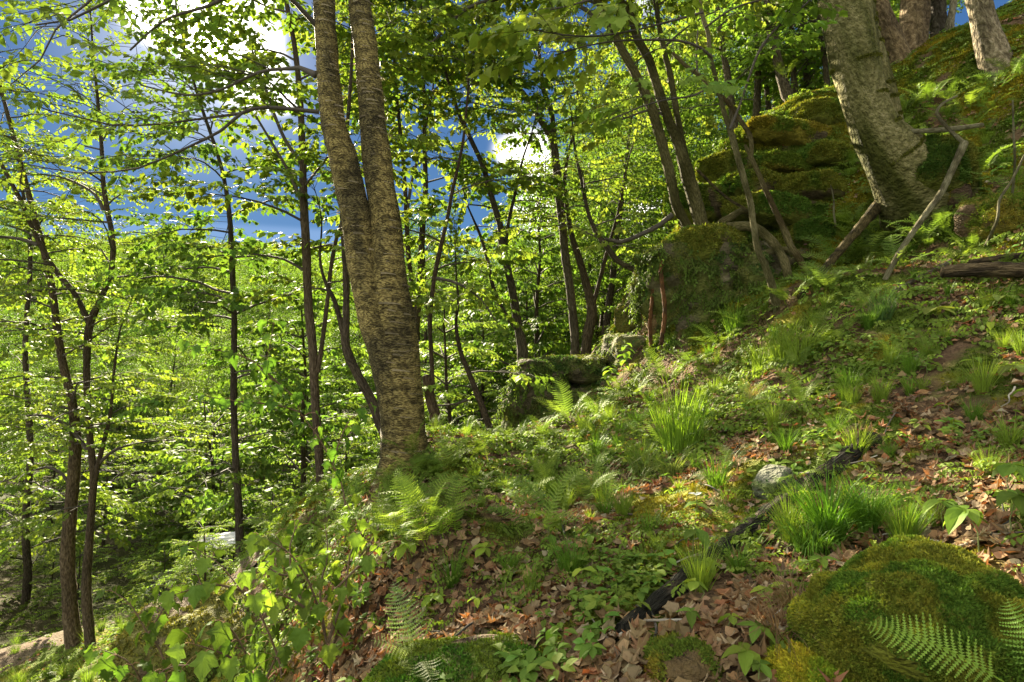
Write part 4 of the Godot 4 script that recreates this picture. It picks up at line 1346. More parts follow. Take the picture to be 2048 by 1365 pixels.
# a boulder: box 1 .. 0 makes it blocky or round; strata cuts level ledges into it
func boulder(called: String, label: String, c: Vector3, r: Vector3, turn: float, box: float, rough: float, strata: float, seed_: int, rock: Color, moss_share: float, moss_tone: Color, moss_n := 0, moss_size := 0.02, tilt := 0.0, creeper := 0) -> Node3D:
	rng.seed = seed_
	var nx := 84
	var ny := 54
	var s := Shape.new()
	var b := Basis(Vector3.UP, turn) * Basis(Vector3.BACK, tilt)
	var e := lerpf(2.0, 7.0, box)
	for j in ny + 1:
		var el := (float(j) / ny - 0.5) * PI
		for i in nx + 1:
			var az := TAU * (i % nx) / nx
			var d := Vector3(cos(el) * cos(az), sin(el), cos(el) * sin(az))
			var f := pow(pow(absf(d.x), e) + pow(absf(d.y), e) + pow(absf(d.z), e), -1.0 / e)
			var q := d * f * r
			var w := b * q + c
			var k := rough * (1.1 * coarse.get_noise_3d(w.x * 1.1 + seed_, w.y * 1.6, w.z * 1.1) + 0.5 * fine.get_noise_3dv(w * 2.6) + 0.2 * fine.get_noise_3dv(w * 7.0))
			if strata > 0.0:
				var lay := w.y * 3.3 + 0.6 * coarse.get_noise_2d(w.x * 0.7, w.z * 0.7 + seed_)
				k += strata * (absf(fposmod(lay, 1.0) - 0.5) * -0.8 + 0.6 * fine.get_noise_2d(floorf(lay) * 7.3, seed_))
			q += Vector3(d.x, d.y * 0.7, d.z) * k
			var m := smoothstep(0.0, 0.16, fine.get_noise_3dv(w * 1.5) + 0.6 * coarse.get_noise_3dv(w * 2.0 + Vector3(9, 0, 0)) + moss_share - 0.5)
			var stain := clampf(0.5 + fine.get_noise_3dv(w * 4.0), 0.0, 1.0)
			s.vert(b * q, Vector3.UP, Vector2.ZERO, (rock * lerpf(0.75, 1.25, stain)).lerp(moss_tone * lerpf(0.7, 1.2, stain), m))
	for k in s.v.size():
		s.n[k] = Vector3.ZERO
	for j in ny:
		for i in nx:
			var a := j * (nx + 1) + i
			for t in [[a, a + nx + 1, a + 1], [a + 1, a + nx + 1, a + nx + 2]]:
				s.tri(t[0], t[1], t[2])
				var nn: Vector3 = (s.v[t[1]] - s.v[t[0]]).cross(s.v[t[2]] - s.v[t[0]])
				for q in t:
					s.n[q] += nn
	for j in ny + 1:
		var sum := s.n[j * (nx + 1)] + s.n[j * (nx + 1) + nx]
		s.n[j * (nx + 1)] = sum
		s.n[j * (nx + 1) + nx] = sum
	for k in s.v.size():
		s.n[k] = s.n[k].normalized() if s.n[k].length() > 1e-9 else (s.v[k]).normalized()
	var t := thing(called, label, "rock", c)
	part("stone", s.done(), mats.rock, t)
	for k in moss_n:
		var el2 := asin(rng.randf_range(-0.5, 1.0))
		var row := clampi(int((el2 / PI + 0.5) * ny), 0, ny - 1)
		var i := row * (nx + 1) + rng.randi() % nx
		var nn := s.n[i]
		if nn.y < -0.25:
			continue
		var p := s.v[i].lerp(s.v[i + 1], rng.randf()).lerp(s.v[i + nx + 1].lerp(s.v[i + nx + 2], rng.randf()), rng.randf())
		var w := p + c
		if fine.get_noise_3dv(w * 1.5) + 0.6 * coarse.get_noise_3dv(w * 2.0 + Vector3(9, 0, 0)) + moss_share - 0.5 > 0.02:
			var patch := smoothstep(-0.12, 0.2, coarse.get_noise_3dv(w * (0.06 / moss_size) + Vector3(3, 8, 1)))
			moss_at(w, nn, moss_size * rng.randf_range(0.7, 1.4), (moss_tone * 1.3).lerp(Color(moss_tone.r * 0.62, moss_tone.g * 1.05, moss_tone.b), patch))
	var where := []
	var tint := []
	for k in creeper:
		var el3 := asin(rng.randf_range(-0.4, 1.0))
		var i := clampi(int((el3 / PI + 0.5) * ny), 0, ny - 1) * (nx + 1) + rng.randi() % nx
		if coarse.get_noise_3dv((s.v[i] + c) * 2.0) < -0.1:
			continue
		var down := (Vector3.DOWN + s.n[i] * 0.8 + Vector3(rng.randfn(0, 0.4), 0, rng.randfn(0, 0.4))).normalized()
		var side := s.n[i].cross(down).normalized()
		where.append(Transform3D(Basis(side, down.cross(side).normalized(), down).scaled_local(Vector3.ONE * rng.randf_range(0.3, 0.75)), s.v[i] + s.n[i] * 0.01))
		var g := rng.randf_range(0.6, 1.2)
		tint.append(Color(0.10 * g, 0.155 * g, 0.028 * g))
	many("creeper", meshes["birch2"], mats.leaf, where, tint, t)
	return t

func lay_rocks() -> void:
	var grey := Color(0.085, 0.08, 0.06)
	var brown := Color(0.10, 0.07, 0.045)
	var green := Color(0.135, 0.15, 0.022)
	var gold := Color(0.19, 0.165, 0.022)
	# outcrop in the middle distance: stacked, undercut blocks
	var orock := Color(0.10, 0.085, 0.05)
	var omoss := Color(0.10, 0.115, 0.03)
	for q in [
		["dark mossy foot of the outcrop, half hidden by ferns", 1175, 850, 9.0, 0.85, 0.36, 0.7, 0.35, 41, 500],
		["layered middle block of the outcrop under the pair of grey trees", 1135, 795, 9.3, 0.72, 0.28, 0.6, 0.5, 42, 500],
		["overhanging mossy slab capping the layered outcrop", 1120, 738, 9.35, 0.72, 0.2, 0.6, 0.4, 43, 600],
		["narrow outer block at the valley end of the outcrop", 1050, 800, 9.25, 0.3, 0.45, 0.4, 0.4, 44, 260],
		["small tilted slab wedged against the outcrop's inner side", 1210, 765, 9.15, 0.35, 0.26, 0.4, 0.5, 45, 160],
		["low shelf of rock in the shade between outcrop and cliff", 1255, 800, 8.7, 0.4, 0.28, 0.45, 0.4, 46, 260]]:
		boulder("rock_outcrop", q[0], at(q[1], q[2], q[3]), Vector3(q[4], q[5], q[6]), 0.1 + 0.15 * sin(q[8]), q[7], 0.2, 0.13, q[8], orock, 0.68, omoss, 2600, 0.024, 0.08 * sin(q[8] * 3.0), q[9])
	boulder("rock_outcrop", "pale green-stained block wedged between the outcrop and the cliff", at(1268, 715, 9.0), Vector3(0.36, 0.34, 0.5), 0.2, 0.6, 0.16, 0.12, 33, Color(0.16, 0.145, 0.08), 0.55, Color(0.15, 0.16, 0.05), 700, 0.02, 0.1, 120)
	# cliff below the mossy stems: several broken masses
	for q in [
		["tall shadowed cliff face draped in small leaves below the mossy stems", 1420, 640, 8.45, 0.75, 0.85, 0.7, 0.5, 51, 1500],
		["upper step of the cliff carrying the mossy stems", 1405, 545, 8.6, 0.8, 0.36, 0.65, 0.45, 52, 900],
		["inner shoulder of the cliff merging into the fern slope", 1510, 600, 8.0, 0.6, 0.55, 0.6, 0.35, 53, 700],
		["mossy hump joining the cliff to the ledges", 1465, 545, 8.2, 0.7, 0.4, 0.6, 0.2, 55, 300],
		["bulging foot of the cliff above the ferns", 1390, 715, 8.2, 0.55, 0.4, 0.55, 0.35, 54, 700]]:
		boulder("cliff", q[0], at(q[1], q[2], q[3]), Vector3(q[4], q[5], q[6]), 0.3 + 0.2 * sin(q[8]), q[7], 0.24, 0.15, q[8], Color(0.12, 0.105, 0.06), 0.74, Color(0.115, 0.13, 0.032), 5000, 0.026, 0.06, q[9])
	boulder("cliff", "narrow rust-streaked buttress at the cliff's outer corner", at(1318, 640, 8.6), Vector3(0.2, 0.85, 0.3), 0.1, 0.5, 0.18, 0.1, 35, Color(0.22, 0.14, 0.07), 0.42, Color(0.13, 0.115, 0.04), 1600, 0.024, 0.05, 200)
	boulder("cliff", "leaning mossy shoulder behind the buttress, open to the sky", at(1285, 600, 9.6), Vector3(0.26, 0.6, 0.4), 0.1, 0.4, 0.18, 0.08, 36, Color(0.10, 0.085, 0.045), 0.65, Color(0.16, 0.15, 0.03), 1200, 0.024, -0.3, 160)
	# moss-covered ledges on the rise
	var ledges := [
		[1485, 505, 8.15, 0.95, 0.3, 0.55, "broad moss-topped ledge crossed by the pale roots"],
		[1600, 432, 8.5, 1.0, 0.2, 0.5, "long dark ledge with a soft moss roof behind the snapped sapling"],
		[1690, 470, 7.9, 0.7, 0.2, 0.45, "lowest ledge of the rise, shaded, near the leaning birch"],
		[1560, 385, 8.9, 0.85, 0.2, 0.5, "ledge hollowed underneath into a dark niche"],
		[1660, 380, 8.6, 0.75, 0.2, 0.45, "brown-faced ledge with a fringe of hanging moss"],
		[1600, 330, 9.1, 0.7, 0.17, 0.45, "ledge with a sunlit golden moss cushion"],
		[1690, 310, 8.9, 0.6, 0.18, 0.4, "mossy ledge touching the leaning birch's edge"],
		[1500, 345, 9.3, 0.8, 0.22, 0.45, "rough ledge with dead grass, below the crest at its low end"],
		[1590, 270, 9.5, 0.85, 0.2, 0.45, "rusty brown ledge just under the crest"],
		[1680, 235, 9.6, 0.7, 0.2, 0.4, "topmost rounded ledge carrying fresh green growth"],
		[1430, 410, 9.0, 0.6, 0.25, 0.4, "grey lichened ledge at the rise's outer edge"]]
	var k := 0
	for l in ledges:
		boulder("mossy_ledge", l[6], at(l[0], l[1], l[2]) + Vector3(0, -0.05, -0.2), Vector3(l[3], l[4], l[5]), 0.35 + 0.2 * sin(k * 2.0), 0.45, 0.13, 0.05, 60 + k, Color(0.09, 0.07, 0.035), 0.95, gold if k in [5, 8] else green, 5200, 0.03, -0.12)
		k += 1
	# root mound of the leaning birch
	boulder("root_mound", "mossy root mound swelling from the leaning birch's foot", at(1862, 345, 6.5), Vector3(0.36, 0.30, 0.36), 0.2, 0.25, 0.13, 0.0, 81, Color(0.10, 0.075, 0.045), 1.3, Color(0.10, 0.11, 0.018), 6000, 0.026, -0.1)
	boulder("root_mound", "golden moss hump beside the dark hollow under the roots", at(1905, 395, 6.3), Vector3(0.12, 0.2, 0.2), 0.0, 0.2, 0.08, 0.0, 82, Color(0.09, 0.06, 0.035), 0.8, gold, 900, 0.018)
	boulder("root_mound", "yellow moss bank above the log at the frame's edge", at(2010, 440, 5.7), Vector3(0.3, 0.2, 0.3), 0.3, 0.3, 0.12, 0.0, 83, Color(0.11, 0.075, 0.04), 0.78, gold, 1600, 0.018)
	# near moss
	boulder("mossy_boulder", "large boulder buried in green and amber moss, close to the camera", at(1925, 1345, 1.62), Vector3(0.36, 0.27, 0.36), 0.4, 0.08, 0.2, 0.0, 84, Color(0.10, 0.07, 0.035), 1.0, Color(0.125, 0.14, 0.016), 36000, 0.0085)
	boulder("mossy_boulder", "small bright yellow moss hummock at the frame's bottom edge", at(1640, 1370, 1.6), Vector3(0.14, 0.09, 0.13), 0.0, 0.1, 0.04, 0.0, 85, Color(0.1, 0.07, 0.03), 0.9, Color(0.30, 0.27, 0.02), 2600, 0.009)
	boulder("mossy_boulder", "olive moss cushion at the lower end of the charred log", at(1365, 1345, 1.75), Vector3(0.12, 0.10, 0.13), 0.0, 0.1, 0.05, 0.0, 86, Color(0.1, 0.07, 0.03), 0.9, Color(0.17, 0.15, 0.02), 2200, 0.009)
	boulder("mossy_boulder", "dark green moss bank under the pale fern", at(930, 1375, 2.0), Vector3(0.34, 0.10, 0.24), 0.2, 0.1, 0.06, 0.0, 87, Color(0.09, 0.06, 0.03), 0.8, Color(0.085, 0.12, 0.014), 3600, 0.010)
	boulder("stone", "angular grey stone flecked with lichen beside the charred log", hit(1548, 985) + Vector3(0, 0.035, 0), Vector3(0.085, 0.055, 0.06), 0.6, 0.95, 0.045, 0.0, 88, Color(0.125, 0.13, 0.095), 0.48, Color(0.10, 0.13, 0.035), 160, 0.007, 0.5)
	boulder("mossy_boulder", "mossy hump with brown leaves below the parked vehicle", hit(430, 1275) + Vector3(0, -0.05, 0), Vector3(0.8, 0.35, 0.6), 0.2, 0.2, 0.15, 0.0, 89, Color(0.11, 0.08, 0.045), 0.95, Color(0.14, 0.14, 0.03), 2500, 0.025)

func log_piece(called: String, label: String, line: Array, paint: Callable, rough := 0.25, bark := "grey_bark", sides := 12, category := "log", group := "") -> void:
	# line: [[point, radius] ...]
	var p := PackedVector3Array()
	var r := PackedFloat32Array()
	for l in line:
		p.append(l[0])
		r.append(l[1])
	var c := curve_points(p, r, maxf(0.02, r[0] * 0.7))
	var s := Shape.new()
	tube(s, c[0], c[1], sides, rough, paint, true, 14.0)
	s.shift(-p[0])
	var t := thing(called, label, category, p[0], group)
	part("wood", s.done(), mats[bark], t)

func lay_logs() -> void:
	rng.seed = 77
	var char_paint := func(q: Vector3) -> Color: return Color(0.035, 0.032, 0.026).lerp(Color(0.10, 0.085, 0.06), smoothstep(0.0, 0.3, fine.get_noise_3dv(q * 7.0)))
	var line := []
	for q in [[1245, 1275, 0.030], [1330, 1205, 0.036], [1420, 1130, 0.040], [1500, 1070, 0.042], [1590, 1000, 0.044], [1680, 935, 0.044], [1750, 885, 0.04]]:
		var h := hit(q[0], q[1])
		line.append([h + Vector3(0, q[2] * 0.5, 0), q[2]])
	log_piece("log", "charred dark log slanting down through the leaf litter", line, char_paint, 0.35)
	var grey := func(q: Vector3) -> Color: return Color(0.16, 0.125, 0.07).lerp(Color(0.055, 0.045, 0.028), smoothstep(-0.1, 0.25, fine.get_noise_3d(q.x * 3.0, q.y * 22.0, q.z * 3.0)))
	log_piece("log", "weathered mossy log jutting level into the frame above the litter", [[at(1885, 545, 4.75), 0.045], [at(1950, 540, 4.7), 0.055], [at(2060, 540, 4.6), 0.06], [at(2180, 540, 4.5), 0.06]], grey, 0.3, "grey_bark", 14)
	log_piece("log", "thinner log lying just behind the weathered mossy one", [[at(1940, 526, 5.0), 0.025], [at(2000, 517, 4.95), 0.028], [at(2090, 508, 4.9), 0.03]], grey, 0.3)
	log_piece("log", "fallen moss-grey trunk propped under the leaning birch", [[hit(1600, 600) + Vector3(0, 0.02, 0), 0.03], [at(1690, 490, 6.6), 0.045], [at(1745, 425, 6.7), 0.06], [at(1785, 375, 6.75), 0.06]], grey, 0.2, "mossy_bark")
	var pale := func(q: Vector3) -> Color: return Color(0.36, 0.33, 0.26).lerp(Color(0.17, 0.15, 0.11), smoothstep(-0.1, 0.3, fine.get_noise_3dv(q * 4.0)))
	log_piece("dead_branch", "pale bare dead branch leaning up from the ferns to the root mound", [[hit(1770, 560), 0.024], [at(1800, 505, 5.75), 0.026], [at(1840, 445, 5.8), 0.026], [at(1880, 390, 5.9), 0.03], [at(1905, 340, 5.95), 0.032], [at(1930, 285, 6.0), 0.036]], pale, 0.18, "mossy_bark", 10, "branch")
	log_piece("dead_branch", "thin stick hanging beyond the top of the pale dead branch", [[at(1925, 283, 6.0), 0.02], [at(1895, 255, 6.05), 0.018], [at(1875, 228, 6.1), 0.015], [at(1885, 208, 6.15), 0.012], [at(1915, 192, 6.2), 0.010]], pale, 0.18, "mossy_bark", 8, "branch")
	log_piece("dead_branch", "level bare branch resting across the leaning birch's mossy mound", [[at(1778, 254, 6.35), 0.017], [at(1810, 262, 6.3), 0.02], [at(1870, 261, 6.2), 0.026], [at(1925, 256, 6.2), 0.026], [at(1965, 250, 6.3), 0.022]], pale, 0.18, "mossy_bark", 9, "branch")
	log_piece("dead_branch", "slanting stick lying on the litter below the pale dead branch", [[hit(1780, 590) + Vector3(0, 0.02, 0), 0.013], [hit(1840, 560) + Vector3(0, 0.02, 0), 0.016], [hit(1905, 530) + Vector3(0, 0.04, 0), 0.018]], pale, 0.15, "grey_bark", 8, "branch")
	log_piece("dead_branch", "thin bent stick rising past the yellow moss at the frame's edge", [[hit(1970, 495) + Vector3(0, 0.0, 0), 0.013], [at(1995, 440, 5.2), 0.012], [at(2000, 400, 5.2), 0.011], [at(2025, 360, 5.15), 0.010], [at(2050, 310, 5.1), 0.009]], pale, 0.15, "mossy_bark", 7, "branch")
	log_piece("dead_branch", "grey upright stick among the ferns near the frame's edge", [[hit(2022, 420), 0.010], [at(2030, 330, 5.5), 0.010], [at(2028, 270, 5.5), 0.009], [at(2026, 200, 5.5), 0.006]], pale, 0.15, "mossy_bark", 7, "branch")
	log_piece("dead_branch", "forked pale twig on the shaded ledge between sapling and birch", [[at(1672, 452, 7.2), 0.012], [at(1668, 425, 7.25), 0.011], [at(1668, 400, 7.3), 0.009], [at(1662, 370, 7.35), 0.006]], pale, 0.1, "mossy_bark", 7, "branch")
	log_piece("dead_branch", "mossy slanting pole crossing from the cliff stems to the pale sapling", [[at(1395, 340, 8.0), 0.018], [at(1430, 375, 7.9), 0.018], [at(1460, 400, 7.8), 0.017], [at(1492, 418, 7.7), 0.015]], grey, 0.1, "mossy_bark", 8, "branch")
	# roots on the ledge
	var rootp := func(q: Vector3) -> Color: return Color(0.22, 0.19, 0.11).lerp(Color(0.10, 0.09, 0.04), smoothstep(-0.1, 0.3, fine.get_noise_3dv(q * 4.0)))
	log_piece("root", "thick pale root arching over the ledge and diving behind the sapling", [[at(1412, 485, 8.15), 0.09], [at(1430, 465, 8.0), 0.075], [at(1460, 455, 7.85), 0.066], [at(1499, 453, 7.7), 0.062], [at(1530, 469, 7.55), 0.056], [at(1556, 498, 7.4), 0.052], [at(1571, 530, 7.2), 0.05], [at(1578, 570, 7.0), 0.045]], rootp, 0.15, "mossy_bark", 14, "root")
	log_piece("root", "shorter root reaching up the ledge above the arching one", [[at(1418, 475, 8.15), 0.06], [at(1440, 448, 8.0), 0.05], [at(1460, 436, 7.95), 0.046], [at(1486, 422, 7.95), 0.04], [at(1510, 430, 8.0), 0.03]], rootp, 0.15, "mossy_bark", 12, "root")
	log_piece("root", "straight root lying along the foot of the ledge", [[at(1470, 512, 7.7), 0.03], [at(1520, 508, 7.55), 0.036], [at(1570, 500, 7.4), 0.04], [at(1620, 515, 7.3), 0.03]], rootp, 0.15, "mossy_bark", 10, "root")
	for q in [[[1302, 520, 8.35], [1306, 580, 8.25], [1300, 650, 8.2], [1305, 720, 8.1]], [[1335, 500, 8.1], [1322, 540, 7.95], [1330, 620, 7.85], [1322, 690, 7.8]]]:
		var l := []
		for e in q:
			l.append([at(e[0], e[1], e[2]), 0.028])
		log_piece("root", "rusty root hanging down the outer cliff face" if q[0][0] < 1320 else "brown root hanging down the cliff face inside the rusty one", l, func(w: Vector3) -> Color: return Color(0.24, 0.12, 0.05).lerp(Color(0.1, 0.06, 0.03), smoothstep(-0.1, 0.3, fine.get_noise_3dv(w * 4.0))), 0.25, "grey_bark", 8, "root")
	# twigs strewn on the litter
	for k in 46:
		var u := rng.randf_range(760, 2040)
		var v := rng.randf_range(780, 1350)
		var h := hit(u, v)
		if h.z < -7.0:
			continue
		var az := rng.randf() * TAU
		var ln := rng.randf_range(0.12, 0.42)
		var l := []
		for j in 5:
			az += rng.randfn(0, 0.18)
			var e := h + Vector3(cos(az), 0, sin(az)) * ln * j / 4.0
			l.append([Vector3(e.x, ground(e.x, e.z) + 0.012 + 0.02 * rng.randf(), e.z), lerpf(0.0055, 0.0025, j / 4.0)])
		log_piece("twig", "short dead twig lying among the brown leaves", l, pale if k % 3 == 0 else char_paint, 0.1, "wood", 5, "twig", "dead twigs strewn over the leaf litter")

# ---------------------------------------------------------------- leaf litter
func lay_litter() -> void:
	rng.seed = 5
	var o := Node3D.new()
	o.name = "leaf_litter"
	o.set_meta("kind", "structure")
	add_child(o)
	var browns := [Color(0.20, 0.135, 0.066), Color(0.27, 0.195, 0.10), Color(0.115, 0.078, 0.042), Color(0.23, 0.145, 0.07), Color(0.33, 0.26, 0.15), Color(0.21, 0.10, 0.046)]
	var tones := []
	for c in browns:
		var m: StandardMaterial3D = mats.dead_leaf.duplicate()
		m.albedo_color = c.linear_to_srgb()
		tones.append(m)
	var where := [[], [], [], [], [], []]
	var tint := [[], [], [], [], [], []]
	var singles := 0
	for k in 70000:
		# denser close by, thinning with distance
		var d := 0.9 + 9.8 * pow(rng.randf(), 1.7)
		var x := d * rng.randf_range(-0.9, 1.3)
		var z := -d + rng.randf_range(-0.4, 0.4)
		if x < -1.6 and d < 9.0 and rng.randf() < 0.5:
			continue
		var m := mossy(x, z)
		if rng.randf() < m * 0.75:
			continue
		var drift := coarse.get_noise_2d(x * 1.4 + 5.0, z * 1.4)
		if rng.randf() > 0.62 + 1.3 * drift:
			continue
		var p := on_ground(x, z)
		var n := (slope(x, z) + Vector3(rng.randfn(0, 0.3), 0, rng.randfn(0, 0.3))).normalized()
		var size := rng.randf_range(0.03, 0.066)
		var side := n.cross(Vector3(rng.randfn(0, 1), 0.1, rng.randfn(0, 1))).normalized()
		var x3 := Transform3D(Basis(side, n, side.cross(n)).scaled_local(Vector3.ONE * size), p + n * rng.randf_range(0.004, 0.03))
		var kind := rng.randi() % 6
		var tone := rng.randi() % 6 if rng.randf() < 0.7 else 0
		if singles < 300 and d < 3.4 and size > 0.048 and x > -0.9 and rng.randf() < 0.4:
			singles += 1
			var l := part("fallen_leaf", meshes["dead%d" % kind], tones[tone], o)
			l.transform = x3
		else:
			where[kind].append(x3)
			tint[kind].append(grow_color(browns[tone], 0.25))
	for k in 6:
		many("leaves", meshes["dead%d" % k], mats.dead_leaf, where[k], tint[k], o)

# ---------------------------------------------------------------- moss carpet
func lay_moss() -> void:
	rng.seed = 6
	for k in 70000:
		var d := 1.0 + 9.2 * pow(rng.randf(), 1.5)
		var x := d * rng.randf_range(-0.5, 1.25)
		var z := -d
		var m := mossy(x, z)
		if rng.randf() > m - 0.15:
			continue
		var h := coarse.get_noise_2d(x * 2.0 - 70.0, z * 2.0)
		var tone := Color(0.075, 0.115, 0.014).lerp(Color(0.24, 0.215, 0.02), smoothstep(-0.1, 0.4, h))
		moss_at(on_ground(x, z), slope(x, z), 0.008 + 0.0024 * d, tone)
	for k in 50000:
		var z := rng.randf_range(-11.5, -5.0)
		var x := rng.randf_range(1.8, 8.5)
		if x < 4.2 and z > -6.6:
			continue
		if rng.randf() > mossy(x, z):
			continue
		var h := coarse.get_noise_2d(x * 2.0 - 70.0, z * 2.0)
		var tone := Color(0.085, 0.13, 0.015).lerp(Color(0.25, 0.215, 0.02), smoothstep(-0.2, 0.35, h))
		moss_at(on_ground(x, z), (slope(x, z) + Vector3(0, 0, 0.3)).normalized(), 0.034, tone)
	for k in 3:
		many("moss", meshes["sprig%d" % k], mats.moss, moss_where[k], moss_tint[k], self)

# ---------------------------------------------------------------- ferns, grasses, herbs
var FERN := Color(0.135, 0.215, 0.03)

func fern(label: String, p: Vector3, tall: float, n: int, tone: Color, group := "", lean := Vector3.ZERO, open := 1.0) -> void:
	var t := thing("fern", label, "fern", p, group)
	var turn := rng.randf() * TAU
	for k in n:
		turn += TAU / n + rng.randf_range(-0.35, 0.35)
		var size := tall * rng.randf_range(0.7, 1.15)
		var b := Basis(Vector3.UP, turn) * Basis(Vector3.RIGHT, rng.randf_range(0.0, 0.55) * open) * Basis(Vector3.UP, rng.randf_range(-0.5, 0.5))
		if lean != Vector3.ZERO:
			b = Basis(Quaternion(Vector3.UP, (Vector3.UP + lean).normalized())) * b
		var f := part("frond", meshes["frond%d" % (rng.randi() % 6)], tint_mat("fern", tone, rng.randi() % 4), t)
		f.transform = Transform3D(b.scaled(Vector3.ONE * size), Vector3(rng.randfn(0, 0.03), -0.02, rng.randfn(0, 0.03)))

func tint_mat(base: String, tone: Color, step: int) -> Material:
	var key := "%s %s %d" % [base, tone, step]
	if not mats.has(key):
		var m: StandardMaterial3D = mats[base].duplicate()
		var k: float = [0.68, 0.9, 1.1, 1.35][step]
		m.albedo_color = Color(tone.r * k * [1.08, 0.95, 1.0, 1.12][step], tone.g * k, tone.b * k).linear_to_srgb()
		mats[key] = m
	return mats[key]

func grass(label: String, p: Vector3, tall: float, mesh: String, tone: Color, group := "", lean := 0.0) -> void:
	var t := thing("grass_tuft", label, "grass", p, group)
	var b := part("blades", meshes[mesh], tint_mat("blade", tone, 1 + rng.randi() % 2), t)
	b.transform = Transform3D((Basis(Vector3.UP, rng.randf() * TAU) * Basis(Vector3.RIGHT, lean)).scaled(Vector3.ONE * tall), Vector3(0, -0.01, 0))

# a small plant: a stalk with a whorl or pairs of leaves, each leaf its own piece
func herb(label: String, p: Vector3, tall: float, n: int, size: float, tone: Color, mesh: String, group := "", whorl := true) -> Node3D:
	var t := thing("herb", label, "plant", p, group)
	var lean := Vector3(rng.randfn(0, 0.18), 1, rng.randfn(0, 0.18)).normalized()
	var top := lean * tall
	var s := Shape.new()
	tube(s, PackedVector3Array([Vector3(0, -0.03, 0), top * 0.5 + Vector3(rng.randfn(0, 0.01), 0, rng.randfn(0, 0.01)), top]), PackedFloat32Array([0.0028, 0.0022, 0.0015]), 4, 0.0, func(_q: Vector3) -> Color: return Color(0.13, 0.16, 0.05), false)
	part("stalk", s.done(), mats.wood, t)
	var turn := rng.randf() * TAU
	for k in n:
		turn += TAU / n if whorl else 2.4
		var at_ := top if whorl else lean * tall * lerpf(0.45, 1.0, (k + 0.5) / n)
		var f := part("leaf", meshes["%s%d" % [mesh, rng.randi() % 4]], tint_mat("leaf", tone, rng.randi() % 4), t)
		f.transform = Transform3D((Basis(Vector3.UP, turn + rng.randf_range(-0.25, 0.25)) * Basis(Vector3.RIGHT, rng.randf_range(-0.15, 0.55))).scaled(Vector3.ONE * size * rng.randf_range(0.8, 1.2)), at_)
	return t

